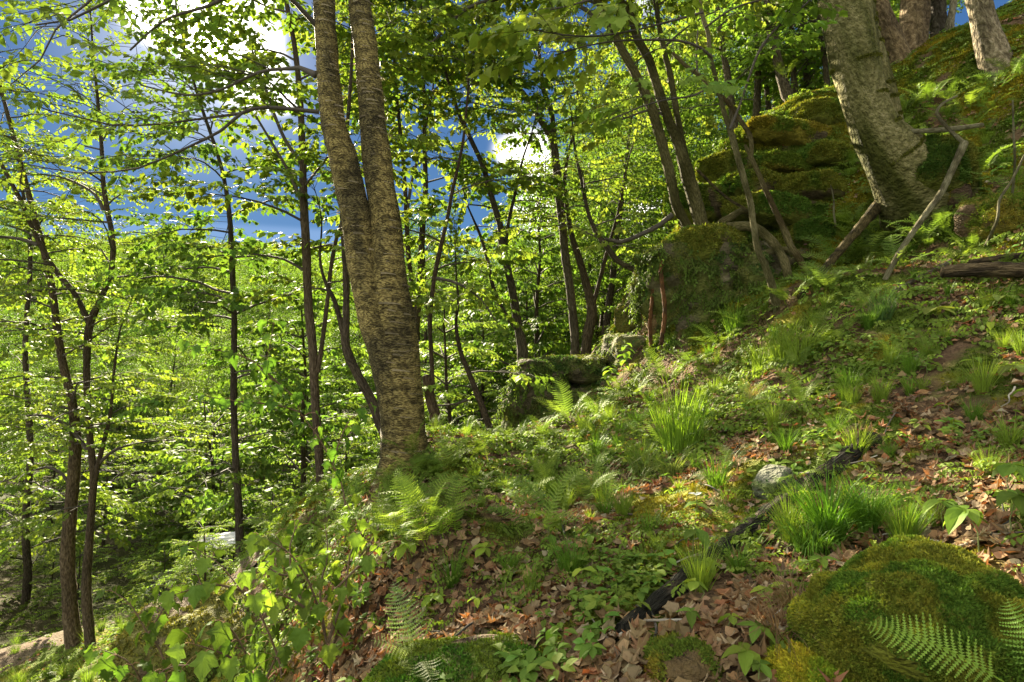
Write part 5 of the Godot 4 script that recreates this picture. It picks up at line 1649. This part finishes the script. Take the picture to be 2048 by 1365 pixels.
func plant_ferns() -> void:
	rng.seed = 41
	var toward := Vector3(-0.25, 0, 0.15)
	for q in [
		["tall fern with ladder-like sunlit leaflets in the middle of the bank", 1105, 1085, 0.62, 3, 0.5], ["slim fern frond standing just past the tall ladder-leafed one", 1150, 1060, 0.58, 2, 0.3],
		["sunlit fern clump on the ridge below the outcrop", 1140, 850, 0.62, 6, 1.0], ["paler fern clump beside the outcrop's foot", 1195, 845, 0.6, 5, 1.0], ["fern fringing the grass spike below the outcrop", 1090, 875, 0.5, 5, 1.0],
		["fern at the foot of the cliff, dark behind the bright ridge", 1265, 800, 0.55, 6, 1.0], ["fern clump against the cliff's shaded base", 1340, 770, 0.6, 6, 1.0], ["fern clump at the corner where cliff and slope meet", 1390, 745, 0.5, 6, 1.0], ["fern leaning out of the cliff's inner corner", 1440, 700, 0.55, 5, 1.0], ["fern below the pale sapling's foot", 1500, 660, 0.5, 5, 1.0],
		["fern under the two saplings", 1580, 610, 0.48, 6, 1.0], ["curled fern tips in front of the golden birch's foot", 850, 945, 0.34, 5, 0.8], ["fern hiding the birch's root on the valley side", 790, 965, 0.34, 5, 1.0], ["broad fern clump on the shoulder below the birch", 720, 1010, 0.36, 6, 1.0], ["fern tumbling over the bank's outer shoulder", 690, 1040, 0.36, 6, 1.1],
		["fern arching over the litter beside the birch's foot", 900, 950, 0.45, 5, 1.0], ["fern on the ridge line below the birch", 960, 925, 0.42, 5, 1.0],
		["large fern bank sweeping downhill under the leaning birch", 1690, 540, 0.7, 8, 1.0], ["large fern at the middle of the fern bank", 1740, 520, 0.7, 8, 1.0], ["fern at the upper end of the fern bank by the fallen trunk", 1790, 490, 0.65, 7, 1.0], ["fern below the hollow under the roots", 1850, 490, 0.55, 7, 1.0], ["fern beside the pale dead branch's foot", 1800, 545, 0.5, 6, 1.0], ["fern at the lower lip of the fern bank", 1660, 585, 0.5, 6, 1.0],
		["bluish fern sprouting over the dark hollow near the frame's edge", 1960, 360, 0.6, 5, 1.0], ["fern with nodding fronds at the frame's edge above the moss", 2030, 390, 0.6, 5, 1.0], ["fern on the steep bank above the level bare branch", 1860, 215, 0.6, 6, 1.0], ["bright fern high on the bank beside the leaning birch", 1820, 225, 0.55, 6, 1.0], ["fern on the high slope below the pale grey trunk", 1990, 190, 0.6, 6, 1.0], ["fern at the frame's edge below the pale grey trunk", 2035, 160, 0.6, 6, 1.0],
		["small fern tucked on the ledge under the mossy stems", 1425, 500, 0.4, 4, 1.0], ["little fern on the ledge behind the pale root", 1420, 430, 0.42, 5, 1.0], ["tiny fern above the snapped sapling's ledge", 1480, 395, 0.36, 4, 1.0], ["fern tuft on the mossy rise by the pale sapling", 1545, 400, 0.36, 4, 1.0],
		["fern drooping over the dark sedge tuft", 1480, 1080, 0.3, 3, 1.2], ["fern fanning out beside the angular grey stone", 1600, 960, 0.3, 4, 1.2], ["low fern between charred log and hanging grass", 1440, 960, 0.32, 4, 1.1], ["sunny fern beside the big bright grass tuft", 1640, 700, 0.42, 5, 1.1], ["feathery fern in the sunny moss below the saplings", 1690, 670, 0.4, 5, 1.1], ["small fern near the bristling grass spike", 1340, 900, 0.34, 4, 1.0]]:
		var p := hit(q[1], q[2])
		var tone := FERN if rng.randf() < 0.6 else Color(0.135, 0.217, 0.038)
		fern(q[0], p, q[3], q[4], tone, "", toward, q[5])
	fern("pale blue-green fern spread flat over the mossy bank at the bottom edge", hit(840, 1345), 0.42, 4, Color(0.180, 0.247, 0.090), "", Vector3(0.1, 0, 0.5), 1.6)
	fern("close fern reaching in from the frame's lower corner", at(2130, 1420, 1.12), 0.32, 4, Color(0.150, 0.270, 0.038), "", Vector3(-1.0, 0, 0.1), 0.7)
	# ferns of the far slope that nothing tells apart
	for k in 44:
		var u := rng.randf_range(1560, 2048)
		var v := rng.randf_range(120, 560)
		var p := hit(u, v)
		if p.x < 2.5:
			continue
		fern("ordinary green fern of the crowded upper slope", p, rng.randf_range(0.3, 0.55), 5, FERN, "ferns crowding the upper slope", toward)
	for k in 30:
		var u := rng.randf_range(420, 980)
		var v := rng.randf_range(900, 1120)
		var p := hit(u, v)
		fern("ordinary green fern on the shaded valley side of the bank", p, rng.randf_range(0.28, 0.45), 5, FERN, "ferns on the valley side of the bank", toward)

func plant_grass() -> void:
	rng.seed = 42
	var bright := Color(0.203, 0.292, 0.038)
	var green := Color(0.105, 0.203, 0.022)
	for q in [
		["tall bright grass tuft in front of the two saplings", 1560, 735, 0.55, "tuft0", bright], ["companion tuft merging with the tall bright one", 1600, 725, 0.5, "tuft1", bright], ["lower bright tuft on the near side of the tall one", 1520, 740, 0.42, "tuft1", bright],
		["narrow grass spike before the cliff's shaded face", 1470, 665, 0.42, "tuft3", Color(0.150, 0.270, 0.030)], ["vivid upright tuft on the ridge's crest", 1360, 900, 0.6, "tuft3", Color(0.180, 0.300, 0.030)], ["short lawn-like tuft beside the tangle of dry grass", 1430, 790, 0.26, "tuft1", bright], ["loose tuft on the slope below the vivid one", 1400, 800, 0.26, "tuft2", bright],
		["sunlit grass clump at the outcrop's foot", 1165, 860, 0.36, "tuft2", bright], ["sparse bright blades standing before the dark hollow", 1215, 850, 0.34, "tuft3", bright],
		["bristling dark sedge tuft above the mossy boulder", 1660, 1085, 0.42, "sedge", Color(0.083, 0.188, 0.019)], ["second sedge tuft arching over the mossy boulder", 1740, 1065, 0.32, "sedge", Color(0.09, 0.2, 0.022)], ["skirt of sedge hanging below the dark tuft", 1625, 1110, 0.40, "hanging", Color(0.090, 0.188, 0.021)],
		["curtain of grass hanging over the bank's edge beside the tall fern", 1205, 935, 0.36, "hanging", green], ["long hanging grass on the bank below the vivid tuft", 1290, 955, 0.40, "hanging", Color(0.150, 0.203, 0.045)], ["second hank of hanging grass nearer the charred log", 1345, 960, 0.42, "hanging", Color(0.150, 0.188, 0.045)],
		["tangle of dry straw-coloured grass on the slope", 1510, 800, 0.30, "hanging", Color(0.26, 0.19, 0.09)], ["straw-brown grass streaming down beside the yellow hummock", 1590, 1230, 0.26, "hanging", Color(0.26, 0.17, 0.08)], ["second sheaf of dry brown stems at the bottom edge", 1560, 1290, 0.26, "hanging", Color(0.24, 0.15, 0.075)],
		["wiry blue-green tuft by the scattered dead leaves", 1765, 640, 0.36, "tuft3", Color(0.090, 0.165, 0.045)], ["grass sprays at the snapped sapling's foot", 1635, 580, 0.34, "tuft2", bright], ["broad-bladed clump in the middle of the sunny litter", 1820, 790, 0.20, "tuft2", Color(0.143, 0.247, 0.030)], ["grass clump low on the sunny slope above the charred log", 1690, 800, 0.20, "tuft1", Color(0.158, 0.255, 0.030)], ["short tuft under the hanging dead branch's foot", 1830, 555, 0.22, "tuft2", green],
		["tuft springing from the leaning birch's underside", 1838, 430, 0.25, "tuft0", Color(0.135, 0.240, 0.030)], ["rust-brown dry tuft on the shaded ledge", 1640, 390, 0.24, "hanging", Color(0.2, 0.12, 0.05)]]:
		grass(q[0], hit(q[1], q[2]), q[3], q[4], q[5])
	for k in 150:
		var d := rng.randf_range(2.2, 8.0)
		var x := d * rng.randf_range(-0.1, 0.85)
		var p := on_ground(x, -d)
		grass("short loose grass sprout on the litter slope", p, rng.randf_range(0.12, 0.30), "tuft%d" % (rng.randi() % 3), bright if rng.randf() < 0.5 else green, "short grass sprouts on the slope")
	for k in 60:
		var q := Vector2(rng.randf_range(-9, -3), rng.randf_range(-15, -6))
		grass("grass tuft on the valley floor beside the track", on_ground(q.x, q.y), rng.randf_range(0.25, 0.45), "tuft%d" % (rng.randi() % 3), Color(0.150, 0.225, 0.038), "grass tufts along the valley track")

func plant_herbs() -> void:
	rng.seed = 43
	var bright := Color(0.203, 0.292, 0.034)
	var mid := Color(0.128, 0.217, 0.030)
	for q in [
		["three-leaved plant with drooping leaves over the charred log", 1390, 1120, 0.13, 4, 0.085, mid], ["three-leaved seedling just below the drooping plant, on the charred log", 1390, 1205, 0.07, 3, 0.06, bright], ["star-leaved seedling in front of the mossy boulder", 1795, 1330, 0.07, 5, 0.055, bright], ["small three-leaved sprout on the pine straw", 1455, 1265, 0.06, 3, 0.05, bright], ["sprout beside the sheaf of dry brown stems", 1605, 1260, 0.05, 3, 0.045, bright], ["three-leaved sprout half way up the charred log", 1475, 1105, 0.07, 3, 0.05, bright],
		["large glossy-leaved plant overhanging the mossy boulder", 1960, 1110, 0.14, 6, 0.09, mid], ["second glossy plant at the frame's edge beside the boulder", 2030, 1090, 0.16, 6, 0.09, mid], ["leafy plant on the rim above the mossy boulder", 1890, 1060, 0.10, 5, 0.075, mid], ["plant with oval leaves by the frame's edge", 2035, 1010, 0.14, 6, 0.08, mid],
		["single broad-leaved plant low on the litter", 1100, 1290, 0.06, 2, 0.075, Color(0.120, 0.247, 0.022)], ["pale-leaved plant in the litter above the moss bank", 870, 1230, 0.08, 4, 0.07, bright], ["low leafy sprig in the middle of the litter", 960, 1130, 0.09, 5, 0.07, bright], ["leafy sprig below the tall ladder fern", 1165, 1180, 0.08, 3, 0.07, bright],
		["yellow-green plant at the edge of the bank", 820, 1130, 0.11, 5, 0.08, bright], ["sunlit big-leaved plant beyond the wiry tuft", 1880, 640, 0.10, 5, 0.14, Color(0.210, 0.277, 0.053)], ["broad pale leaves catching sun below the weathered log", 2000, 620, 0.10, 5, 0.13, Color(0.210, 0.270, 0.060)], ["broad sunlit leaves near the frame's edge in the litter", 2020, 760, 0.09, 5, 0.11, Color(0.203, 0.262, 0.053)], ["oval-leaved plant among sunlit dead leaves", 1555, 875, 0.06, 3, 0.07, bright],
		["glossy five-leaved plant growing on the leaning birch's flank", 1840, 360, 0.12, 6, 0.14, Color(0.075, 0.210, 0.022)], ["bright two-leaved sprout under the leaning birch's base", 1812, 400, 0.08, 3, 0.1, bright], ["pale leafy plant on the shaded ledge", 1672, 330, 0.14, 7, 0.07, Color(0.150, 0.225, 0.090)], ["leafy shrub sprouting before the outcrop's dark recess", 1215, 790, 0.40, 12, 0.13, mid], ["second leafy shrub in the recess beside the outcrop", 1245, 770, 0.55, 14, 0.12, mid], ["shrub with pale leaves across the outcrop's face", 1120, 800, 0.55, 12, 0.10, bright]]:
		herb(q[0], hit(q[1], q[2]), q[3], q[4], q[5], q[6], "ovate", "", q[4] < 7)
	for k in 250:
		var d := 1.5 + 5.2 * pow(rng.randf(), 1.1)
		var x := d * rng.randf_range(-0.28, 0.84)
		if coarse.get_noise_2d(x * 1.5 + 90.0, d * 1.5) < -0.12:
			continue
		herb("small fresh green seedling of the forest floor", on_ground(x, -d), rng.randf_range(0.03, 0.10), 3 + rng.randi() % 3, rng.randf_range(0.035, 0.07), bright if rng.randf() < 0.55 else mid, "ovate", "green seedlings all over the bank", rng.randf() < 0.6)
	# white woodland flower beside the grass
	var p := hit(1392, 1035)
	var t := thing("flower", "single white drooping flower above three leaves near the hanging grass", "flower", p)
	var s := Shape.new()
	tube(s, PackedVector3Array([Vector3(0, -0.03, 0), Vector3(0.005, 0.05, 0), Vector3(0.0, 0.11, 0.01)]), PackedFloat32Array([0.003, 0.0025, 0.002]), 5, 0.0, func(_q: Vector3) -> Color: return Color(0.13, 0.16, 0.05), false)
	part("stalk", s.done(), mats.wood, t)
	for k in 3:
		var f := part("petal", meshes["ovate%d" % k], tint_mat("petal", Color(0.75, 0.74, 0.72), 1), t)
		f.transform = Transform3D((Basis(Vector3.UP, k * TAU / 3.0) * Basis(Vector3.RIGHT, -0.4)).scaled(Vector3.ONE * 0.04), Vector3(0, 0.11, 0.01))
		f = part("leaf", meshes["ovate%d" % k], tint_mat("leaf", mid, k), t)
		f.transform = Transform3D((Basis(Vector3.UP, k * TAU / 3.0 + 0.5) * Basis(Vector3.RIGHT, 0.1)).scaled(Vector3.ONE * 0.07), Vector3(0.004, 0.07, 0.005))
	# ferns and leafy sprouts of the open slope that nothing tells apart
	for k in 70:
		var d := rng.randf_range(3.4, 7.6)
		var x := d * rng.randf_range(-0.2, 0.75)
		if coarse.get_noise_2d(x * 1.1 + 55.0, d * 1.1) < -0.1:
			continue
		fern("small green fern on the open litter slope", on_ground(x, -d), rng.randf_range(0.22, 0.4), 4, FERN if k % 2 else Color(0.15, 0.235, 0.04), "small ferns of the open slope", Vector3(-0.25, 0, 0.15))
	# the countless rest
	var where := [[], [], [], []]
	var tint := [[], [], [], []]
	for k in 22000:
		var d := 1.6 + 15.0 * pow(rng.randf(), 1.4)
		var x := d * rng.randf_range(-0.95, 0.9)
		var f := coarse.get_noise_2d(x * 1.3 + 33.0, d * 1.3)
		if rng.randf() > (0.5 if d > 4.2 else 0.2) + 1.6 * f + (0.4 if x < -1.2 else 0.0) + (0.35 if d > 4.0 and d < 8.0 and x < 2.6 else 0.0):
			continue
		var q := on_ground(x, -d)
		var i := rng.randi() % 4
		var n := (slope(x, -d) + Vector3(rng.randfn(0, 0.3), 0.6, rng.randfn(0, 0.3))).normalized()
		var side := n.cross(Vector3(rng.randfn(0, 1), 0.0, rng.randfn(0, 1))).normalized()
		var size := rng.randf_range(0.55, 1.0) * (0.42 if d < 4.0 else 0.8)
		where[i].append(Transform3D(Basis(side, n, side.cross(n)).scaled_local(Vector3.ONE * size), q + n * rng.randf_range(0.01, 0.07)))
		var g := rng.randf_range(0.75, 1.25)
		tint[i].append(Color(0.14 * g, 0.21 * g, 0.03 * g))
	var low := [[], [], [], []]
	var low_tint := [[], [], [], []]
	for k in 20000:
		var d := 1.5 + 8.5 * pow(rng.randf(), 1.2)
		var x := d * rng.randf_range(-0.45, 1.2)
		var f := coarse.get_noise_2d(x * 1.8 - 21.0, d * 1.8)
		if rng.randf() > (-0.30 if d < 3.2 else -0.16) + 1.3 * f + (0.36 if d > 4.2 else 0.0):
			continue
		var i := rng.randi() % 4
		var n := (slope(x, -d) + Vector3(rng.randfn(0, 0.25), 0.5, rng.randfn(0, 0.25))).normalized()
		var side := n.cross(Vector3(rng.randfn(0, 1), 0.0, rng.randfn(0, 1))).normalized()
		low[i].append(Transform3D(Basis(side, n, side.cross(n)).scaled_local(Vector3.ONE * rng.randf_range(0.4, 0.95)), on_ground(x, -d) + n * rng.randf_range(0.01, 0.06)))
		var g := rng.randf_range(0.75, 1.3)
		low_tint[i].append(Color(0.155 * g * rng.randf_range(0.8, 1.15), 0.235 * g, 0.035 * g))
	for k in 4:
		many("undergrowth", meshes["rosette%d" % k], mats.leaf, low[k], low_tint[k], self)
	for k in 4:
		many("ground_cover", meshes["birch%d" % k], mats.leaf, where[k], tint[k], self)

# ---------------------------------------------------------------- maple saplings in front
func maple_sapling(label: String, base: Vector3, shoots: Array, size: float, tone: Color) -> void:
	# shoots: [[point ...] ...], the leaves come in pairs along the outer two thirds
	var t := thing("maple_sapling", label, "sapling", base)
	for line in shoots:
		var p := PackedVector3Array()
		var r := PackedFloat32Array()
		for k in line.size():
			p.append(line[k] - base)
			r.append(lerpf(0.0075, 0.002, float(k) / (line.size() - 1)))
		var c := curve_points(p, r, 0.04)
		var s := Shape.new()
		tube(s, c[0], c[1], 5, 0.0, func(_q: Vector3) -> Color: return Color(0.11, 0.075, 0.045), true)
		part("stem", s.done(), mats.wood, t)
		var total: int = c[0].size()
		var pos := total * 0.3
		var n := 0
		while pos < total:
			var i := mini(int(pos), total - 1)
			var q: Vector3 = c[0][i]
			var dir: Vector3 = (c[0][mini(i + 1, total - 1)] - c[0][maxi(i - 1, 0)]).normalized()
			var az := atan2(dir.x, dir.z) if Vector2(dir.x, dir.z).length() > 0.25 else rng.randf() * TAU
			for side in [-1.0, 1.0]:
				var turn: float = az + side * rng.randf_range(0.6, 1.5) + (PI / 2 if n % 2 == 1 and dir.y > 0.7 else 0.0)
				var st := rng.randf_range(0.04, 0.10) * size
				var o := q + Vector3(sin(turn), rng.randf_range(0.1, 0.6), cos(turn)).normalized() * st
				var pt := Shape.new()
				tube(pt, PackedVector3Array([q, q.lerp(o, 0.5) + Vector3(0, 0.01, 0), o]), PackedFloat32Array([0.0016, 0.0013, 0.0012]), 3, 0.0, func(_q: Vector3) -> Color: return Color(0.22, 0.12, 0.06), false)
				var f := part("leaf", meshes["maple_leaf%d" % (rng.randi() % 4)], tint_mat("leaf", tone, rng.randi() % 4), t)
				f.transform = Transform3D((Basis(Vector3.UP, turn + rng.randf_range(-0.3, 0.3)) * Basis(Vector3.RIGHT, rng.randf_range(0.35, 1.1)) * Basis(Vector3.BACK, rng.randf_range(-0.3, 0.3))).scaled(Vector3.ONE * size * rng.randf_range(0.05, 0.09)), o)
				part("stalk", pt.done(), mats.wood, f).transform = f.transform.affine_inverse()
			n += 1
			pos += 1.6 * size * rng.randf_range(0.9, 1.4)

func plant_saplings() -> void:
	rng.seed = 44
	var tone := Color(0.10, 0.18, 0.024)
	var yellow := Color(0.135, 0.215, 0.028)
	# photograph positions with distances
	for q in [
		["maple sapling spreading sunlit leaves in the middle of the bank's edge", [[[660, 1330, 2.75], [640, 1230, 2.75], [610, 1150, 2.7], [570, 1100, 2.65], [520, 1075, 2.6]], [[650, 1200, 2.8], [720, 1130, 2.8], [760, 1090, 2.8]], [[600, 1150, 2.7], [560, 1150, 2.75], [530, 1130, 2.75]], [[640, 1230, 2.75], [590, 1180, 2.85], [580, 1090, 2.9], [600, 1040, 2.95]], [[655, 1290, 2.75], [690, 1180, 2.8], [700, 1110, 2.85], [725, 1060, 2.85]], [[640, 1240, 2.75], [600, 1210, 2.65], [560, 1190, 2.6], [510, 1195, 2.5]], [[650, 1270, 2.75], [640, 1180, 2.95], [655, 1110, 3.0], [650, 1050, 3.05]]], 1.0, yellow],
		["darker maple sapling drooping over the valley at the bottom edge", [[[520, 1420, 2.6], [500, 1330, 2.55], [470, 1270, 2.5], [440, 1235, 2.45]], [[515, 1400, 2.6], [560, 1300, 2.6], [600, 1260, 2.6]], [[500, 1340, 2.55], [450, 1310, 2.5], [390, 1290, 2.45]]], 1.05, tone],
		["maple sapling with hanging leaves beside the parked vehicle's roof", [[[560, 1330, 3.3], [520, 1230, 3.3], [480, 1180, 3.3], [440, 1130, 3.3], [395, 1100, 3.3]], [[525, 1240, 3.3], [560, 1170, 3.3], [570, 1110, 3.3], [550, 1070, 3.3]], [[480, 1180, 3.3], [420, 1170, 3.25], [350, 1190, 3.2]]], 1.05, tone],
		["low maple seedling with broad dull leaves at the bottom corner", [[[290, 1420, 3.2], [280, 1360, 3.15], [250, 1320, 3.1], [200, 1300, 3.05]], [[285, 1390, 3.2], [330, 1340, 3.1], [380, 1330, 3.05]]], 1.1, Color(0.090, 0.180, 0.022)],
		["slender maple sapling crossing the dirt track with sparse leaves", [[[330, 1340, 3.6], [290, 1260, 3.6], [260, 1210, 3.6], [220, 1180, 3.6]], [[295, 1270, 3.6], [330, 1210, 3.6], [345, 1170, 3.6]]], 0.9, tone],
		["bare-stemmed maple sapling with dark drooping leaves before the tall brown trunk", [[[690, 1010, 4.6], [680, 960, 4.6], [665, 930, 4.6], [640, 880, 4.6], [600, 825, 4.55], [592, 800, 4.5], [560, 770, 4.5], [530, 745, 4.45], [540, 690, 4.45], [548, 640, 4.45]], [[600, 825, 4.55], [560, 812, 4.5], [510, 806, 4.4], [450, 800, 4.3], [400, 790, 4.25]], [[665, 930, 4.6], [680, 880, 4.65], [700, 840, 4.7], [722, 820, 4.7]], [[560, 770, 4.5], [500, 720, 4.4], [430, 700, 4.3], [370, 690, 4.2]]], 1.0, Color(0.086, 0.176, 0.022)],
		["small maple sapling catching light at the foot of the big fern shoulder", [[[740, 1110, 3.6], [720, 1060, 3.6], [700, 1020, 3.6], [680, 985, 3.6]], [[735, 1100, 3.6], [760, 1050, 3.65], [770, 1010, 3.7]]], 0.9, yellow]]:
		var shoots := []
		for l in q[1]:
			var s := []
			for e in l:
				s.append(at(e[0], e[1], e[2]))
			shoots.append(s)
		var foot: Vector3 = shoots[0][0]
		var g := Vector3(foot.x, ground(foot.x, foot.z) - 0.05, foot.z)
		if g.y < foot.y - 0.05:
			shoots[0].insert(0, g)
		maple_sapling(q[0], shoots[0][0], shoots, q[2], q[3])

# ---------------------------------------------------------------- the parked off-road vehicle
func block(s: Shape, lo: Vector3, hi: Vector3, bev: float, col: Color, top := Vector2.ONE) -> void:
	# a chamfered box whose top may be drawn in (taper about its middle)
	var c := (lo + hi) * 0.5
	var h := (hi - lo) * 0.5
	var ring := func(y: float, inset: float) -> Array:
		var k := Vector2.ONE.lerp(top, (y - lo.y) / (hi.y - lo.y))
		var x := h.x * k.x - inset
		var z := h.z * k.y - inset
		var b := bev
		var out := []
		for q in [[x - b, z], [x, z - b], [x, -z + b], [x - b, -z], [-x + b, -z], [-x, -z + b], [-x, z - b], [-x + b, z]]:
			out.append(Vector3(c.x + q[0], y, c.z + q[1]))
		return out
	var rings := [ring.call(lo.y, bev), ring.call(lo.y + bev, 0.0), ring.call(hi.y - bev, 0.0), ring.call(hi.y, bev)]
	for k in 3:
		for j in 8:
			s.quad(rings[k][j], rings[k][(j + 1) % 8], rings[k + 1][(j + 1) % 8], rings[k + 1][j], col)
	for j in range(1, 7):
		s.face(rings[3][0], rings[3][j], rings[3][j + 1], col)
		s.face(rings[0][0], rings[0][j + 1], rings[0][j], col)

func bar(a: Vector3, b: Vector3, r: float, col: Color, bend := Vector3.ZERO) -> ArrayMesh:
	var s := Shape.new()
	tube(s, PackedVector3Array([a, a.lerp(b, 0.35) + bend * 0.8, a.lerp(b, 0.65) + bend, b]), PackedFloat32Array([r, r, r, r]), 8, 0.0, func(_q: Vector3) -> Color: return col, true)
	return s.done()

func park_vehicle() -> void:
	var p := hit(440, 1215)
	p = at(425, 1208, 13.6)
	p.y = ground(p.x, p.z) + 0.02
	var t := thing("utility_vehicle", "small off-road vehicle with white roof and knobbly tyres parked behind the leaves", "vehicle", p)
	var black := Color(0.02, 0.02, 0.022)
	var red := Color(0.16, 0.03, 0.02)
	var grey := Color(0.10, 0.10, 0.10)
	# length along X, nose towards -X
	var s := Shape.new()
	block(s, Vector3(-1.15, 0.38, -0.62), Vector3(1.2, 0.66, 0.62), 0.05, Color(0.05, 0.045, 0.04))
	part("chassis", s.done(), mats.paint, t)
	s = Shape.new()
	block(s, Vector3(-1.38, 0.6, -0.55), Vector3(-0.45, 1.0, 0.55), 0.09, Color(0.05, 0.047, 0.04), Vector2(0.8, 0.85))
	var hood := part("hood", s.done(), mats.paint, t)
	s = Shape.new()
	block(s, Vector3(-1.42, 0.66, -0.38), Vector3(-1.36, 0.84, 0.38), 0.02, black)
	part("grille", s.done(), mats.rubber, hood)
	for side in [-1.0, 1.0]:
		s = Shape.new()
		block(s, Vector3(-1.43, 0.80, side * 0.44 - 0.09), Vector3(-1.34, 0.90, side * 0.44 + 0.09), 0.02, Color(0.6, 0.6, 0.58))
		part("headlight", s.done(), mats.paint, t)
	s = Shape.new()
	block(s, Vector3(0.42, 0.64, -0.62), Vector3(1.36, 0.98, 0.62), 0.04, Color(0.045, 0.04, 0.035))
	part("cargo_box", s.done(), mats.paint, t)
	for z in [-0.3, 0.3]:
		s = Shape.new()
		block(s, Vector3(-0.16, 0.62, z - 0.24), Vector3(0.34, 0.82, z + 0.24), 0.05, black)
		block(s, Vector3(0.22, 0.78, z - 0.23), Vector3(0.40, 1.36, z + 0.23), 0.05, black)
		part("seat", s.done(), mats.rubber, t)
	for z in [-0.58, 0.58]:
		part("roll_bar", bar(Vector3(-0.55, 0.9, z), Vector3(-0.2, 1.72, z * 0.9), 0.03, black), mats.paint, t)
		part("roll_bar", bar(Vector3(0.45, 0.7, z), Vector3(0.48, 1.72, z * 0.9), 0.03, black), mats.paint, t)
		part("roll_bar", bar(Vector3(-0.2, 1.70, z * 0.9), Vector3(0.52, 1.72, z * 0.9), 0.03, black, Vector3(0, 0.03, 0)), mats.paint, t)
		s = Shape.new()
		block(s, Vector3(-0.5, 0.5, z - 0.03), Vector3(0.42, 0.86, z + 0.03), 0.015, red)
		part("door", s.done(), mats.paint, t)
	s = Shape.new()
	block(s, Vector3(-0.36, 1.72, -0.62), Vector3(0.66, 1.80, 0.62), 0.035, Color(0.55, 0.55, 0.53), Vector2(0.92, 0.92))
	for z in [-0.3, 0.0, 0.3]:
		block(s, Vector3(-0.26, 1.79, z - 0.05), Vector3(0.54, 1.82, z + 0.05), 0.012, Color(0.55, 0.55, 0.53))
	part("roof", s.done(), mats.paint, t)
	s = Shape.new()
	s.quad(Vector3(-0.53, 0.96, 0.54), Vector3(-0.53, 0.96, -0.54), Vector3(-0.23, 1.68, -0.5), Vector3(-0.23, 1.68, 0.5), Color.WHITE)
	part("windshield", s.done(), mats.glass, t)
	s = Shape.new()
	var ringp := PackedVector3Array()
	var ringr := PackedFloat32Array()
	for k in 17:
		ringp.append(Vector3(-0.3, 1.08, 0.3) + Basis(Vector3.BACK, 0.5) * Vector3(0, cos(k * TAU / 16) * 0.17, sin(k * TAU / 16) * 0.17))
		ringr.append(0.014)
	tube(s, ringp, ringr, 6, 0.0, func(_q: Vector3) -> Color: return black, false)
	part("steering_wheel", s.done(), mats.rubber, t)
	part("bumper", bar(Vector3(-1.5, 0.56, -0.5), Vector3(-1.5, 0.56, 0.5), 0.03, black, Vector3(-0.06, 0.05, 0)), mats.paint, t)
	for q in [[-0.98, -0.62], [-0.98, 0.62], [0.9, -0.62], [0.9, 0.62]]:
		s = Shape.new()
		var mid := Vector3(q[0], 0.33, q[1])
		var prof := [[0.15, -0.12], [0.26, -0.135], [0.31, -0.115], [0.325, 0.0], [0.31, 0.115], [0.26, 0.135], [0.15, 0.12]]
		for k in 28:
			var a0 := TAU * k / 28.0
			var a1 := TAU * (k + 1) / 28.0
			for j in prof.size() - 1:
				var e := []
				for w in [[a0, j], [a1, j], [a1, j + 1], [a0, j + 1]]:
					e.append(mid + Vector3(cos(w[0]) * prof[w[1]][0], sin(w[0]) * prof[w[1]][0], prof[w[1]][1]))
				s.quad(e[0], e[3], e[2], e[1], Color(0.022, 0.021, 0.02))
			for z in [-0.075, 0.0, 0.075]:
				var an := a0 + (0.11 if z == 0.0 else 0.0)
				var b := Basis(Vector3.BACK, an)
				var lug := Shape.new()
				block(lug, Vector3(0.305, -0.02, -0.032), Vector3(0.35, 0.02, 0.032), 0.005, Color(0.03, 0.029, 0.028))
				s.add(lug, Transform3D(b, mid + Vector3(0, 0, z)))
		var wheel := part("tyre", s.done(), mats.rubber, t)
		s = Shape.new()
		for k in 20:
			var a0 := TAU * k / 20.0
			var a1 := TAU * (k + 1) / 20.0
			for face_z in [-0.07, 0.07]:
				for w in [[0.0, 0.05, 0.02, 0.02], [0.05, 0.13, 0.02, -0.02], [0.13, 0.16, -0.02, 0.03]]:
					var sg := signf(face_z)
					s.quad(mid + Vector3(cos(a0) * w[0], sin(a0) * w[0], face_z + sg * w[2]), mid + Vector3(cos(a0) * w[1], sin(a0) * w[1], face_z + sg * w[3]), mid + Vector3(cos(a1) * w[1], sin(a1) * w[1], face_z + sg * w[3]), mid + Vector3(cos(a1) * w[0], sin(a1) * w[0], face_z + sg * w[2]), grey)
		part("rim", s.done(), mats.paint, wheel)
	t.rotation.y = 0.35
	t.scale = Vector3.ONE * 0.86

func _ready() -> void:
	fine.seed = 2
	fine.frequency = 1.0
	fine.fractal_octaves = 3
	coarse.seed = 8
	coarse.frequency = 0.55
	coarse.fractal_octaves = 3
	set_view()
	lay_land()
	make_materials()
	make_shapes()
	make_ground()
	print("ground ", Time.get_ticks_msec())
	ribbon_path()
	lay_rocks()
	print("rocks ", Time.get_ticks_msec())
	plant_trees()
	print("trees ", Time.get_ticks_msec())
	plant_valley()
	print("valley ", Time.get_ticks_msec())
	lay_logs()
	park_vehicle()
	plant_ferns()
	plant_grass()
	plant_saplings()
	print("plants ", Time.get_ticks_msec())
	plant_herbs()
	lay_litter()
	lay_moss()
	print("all ", Time.get_ticks_msec())
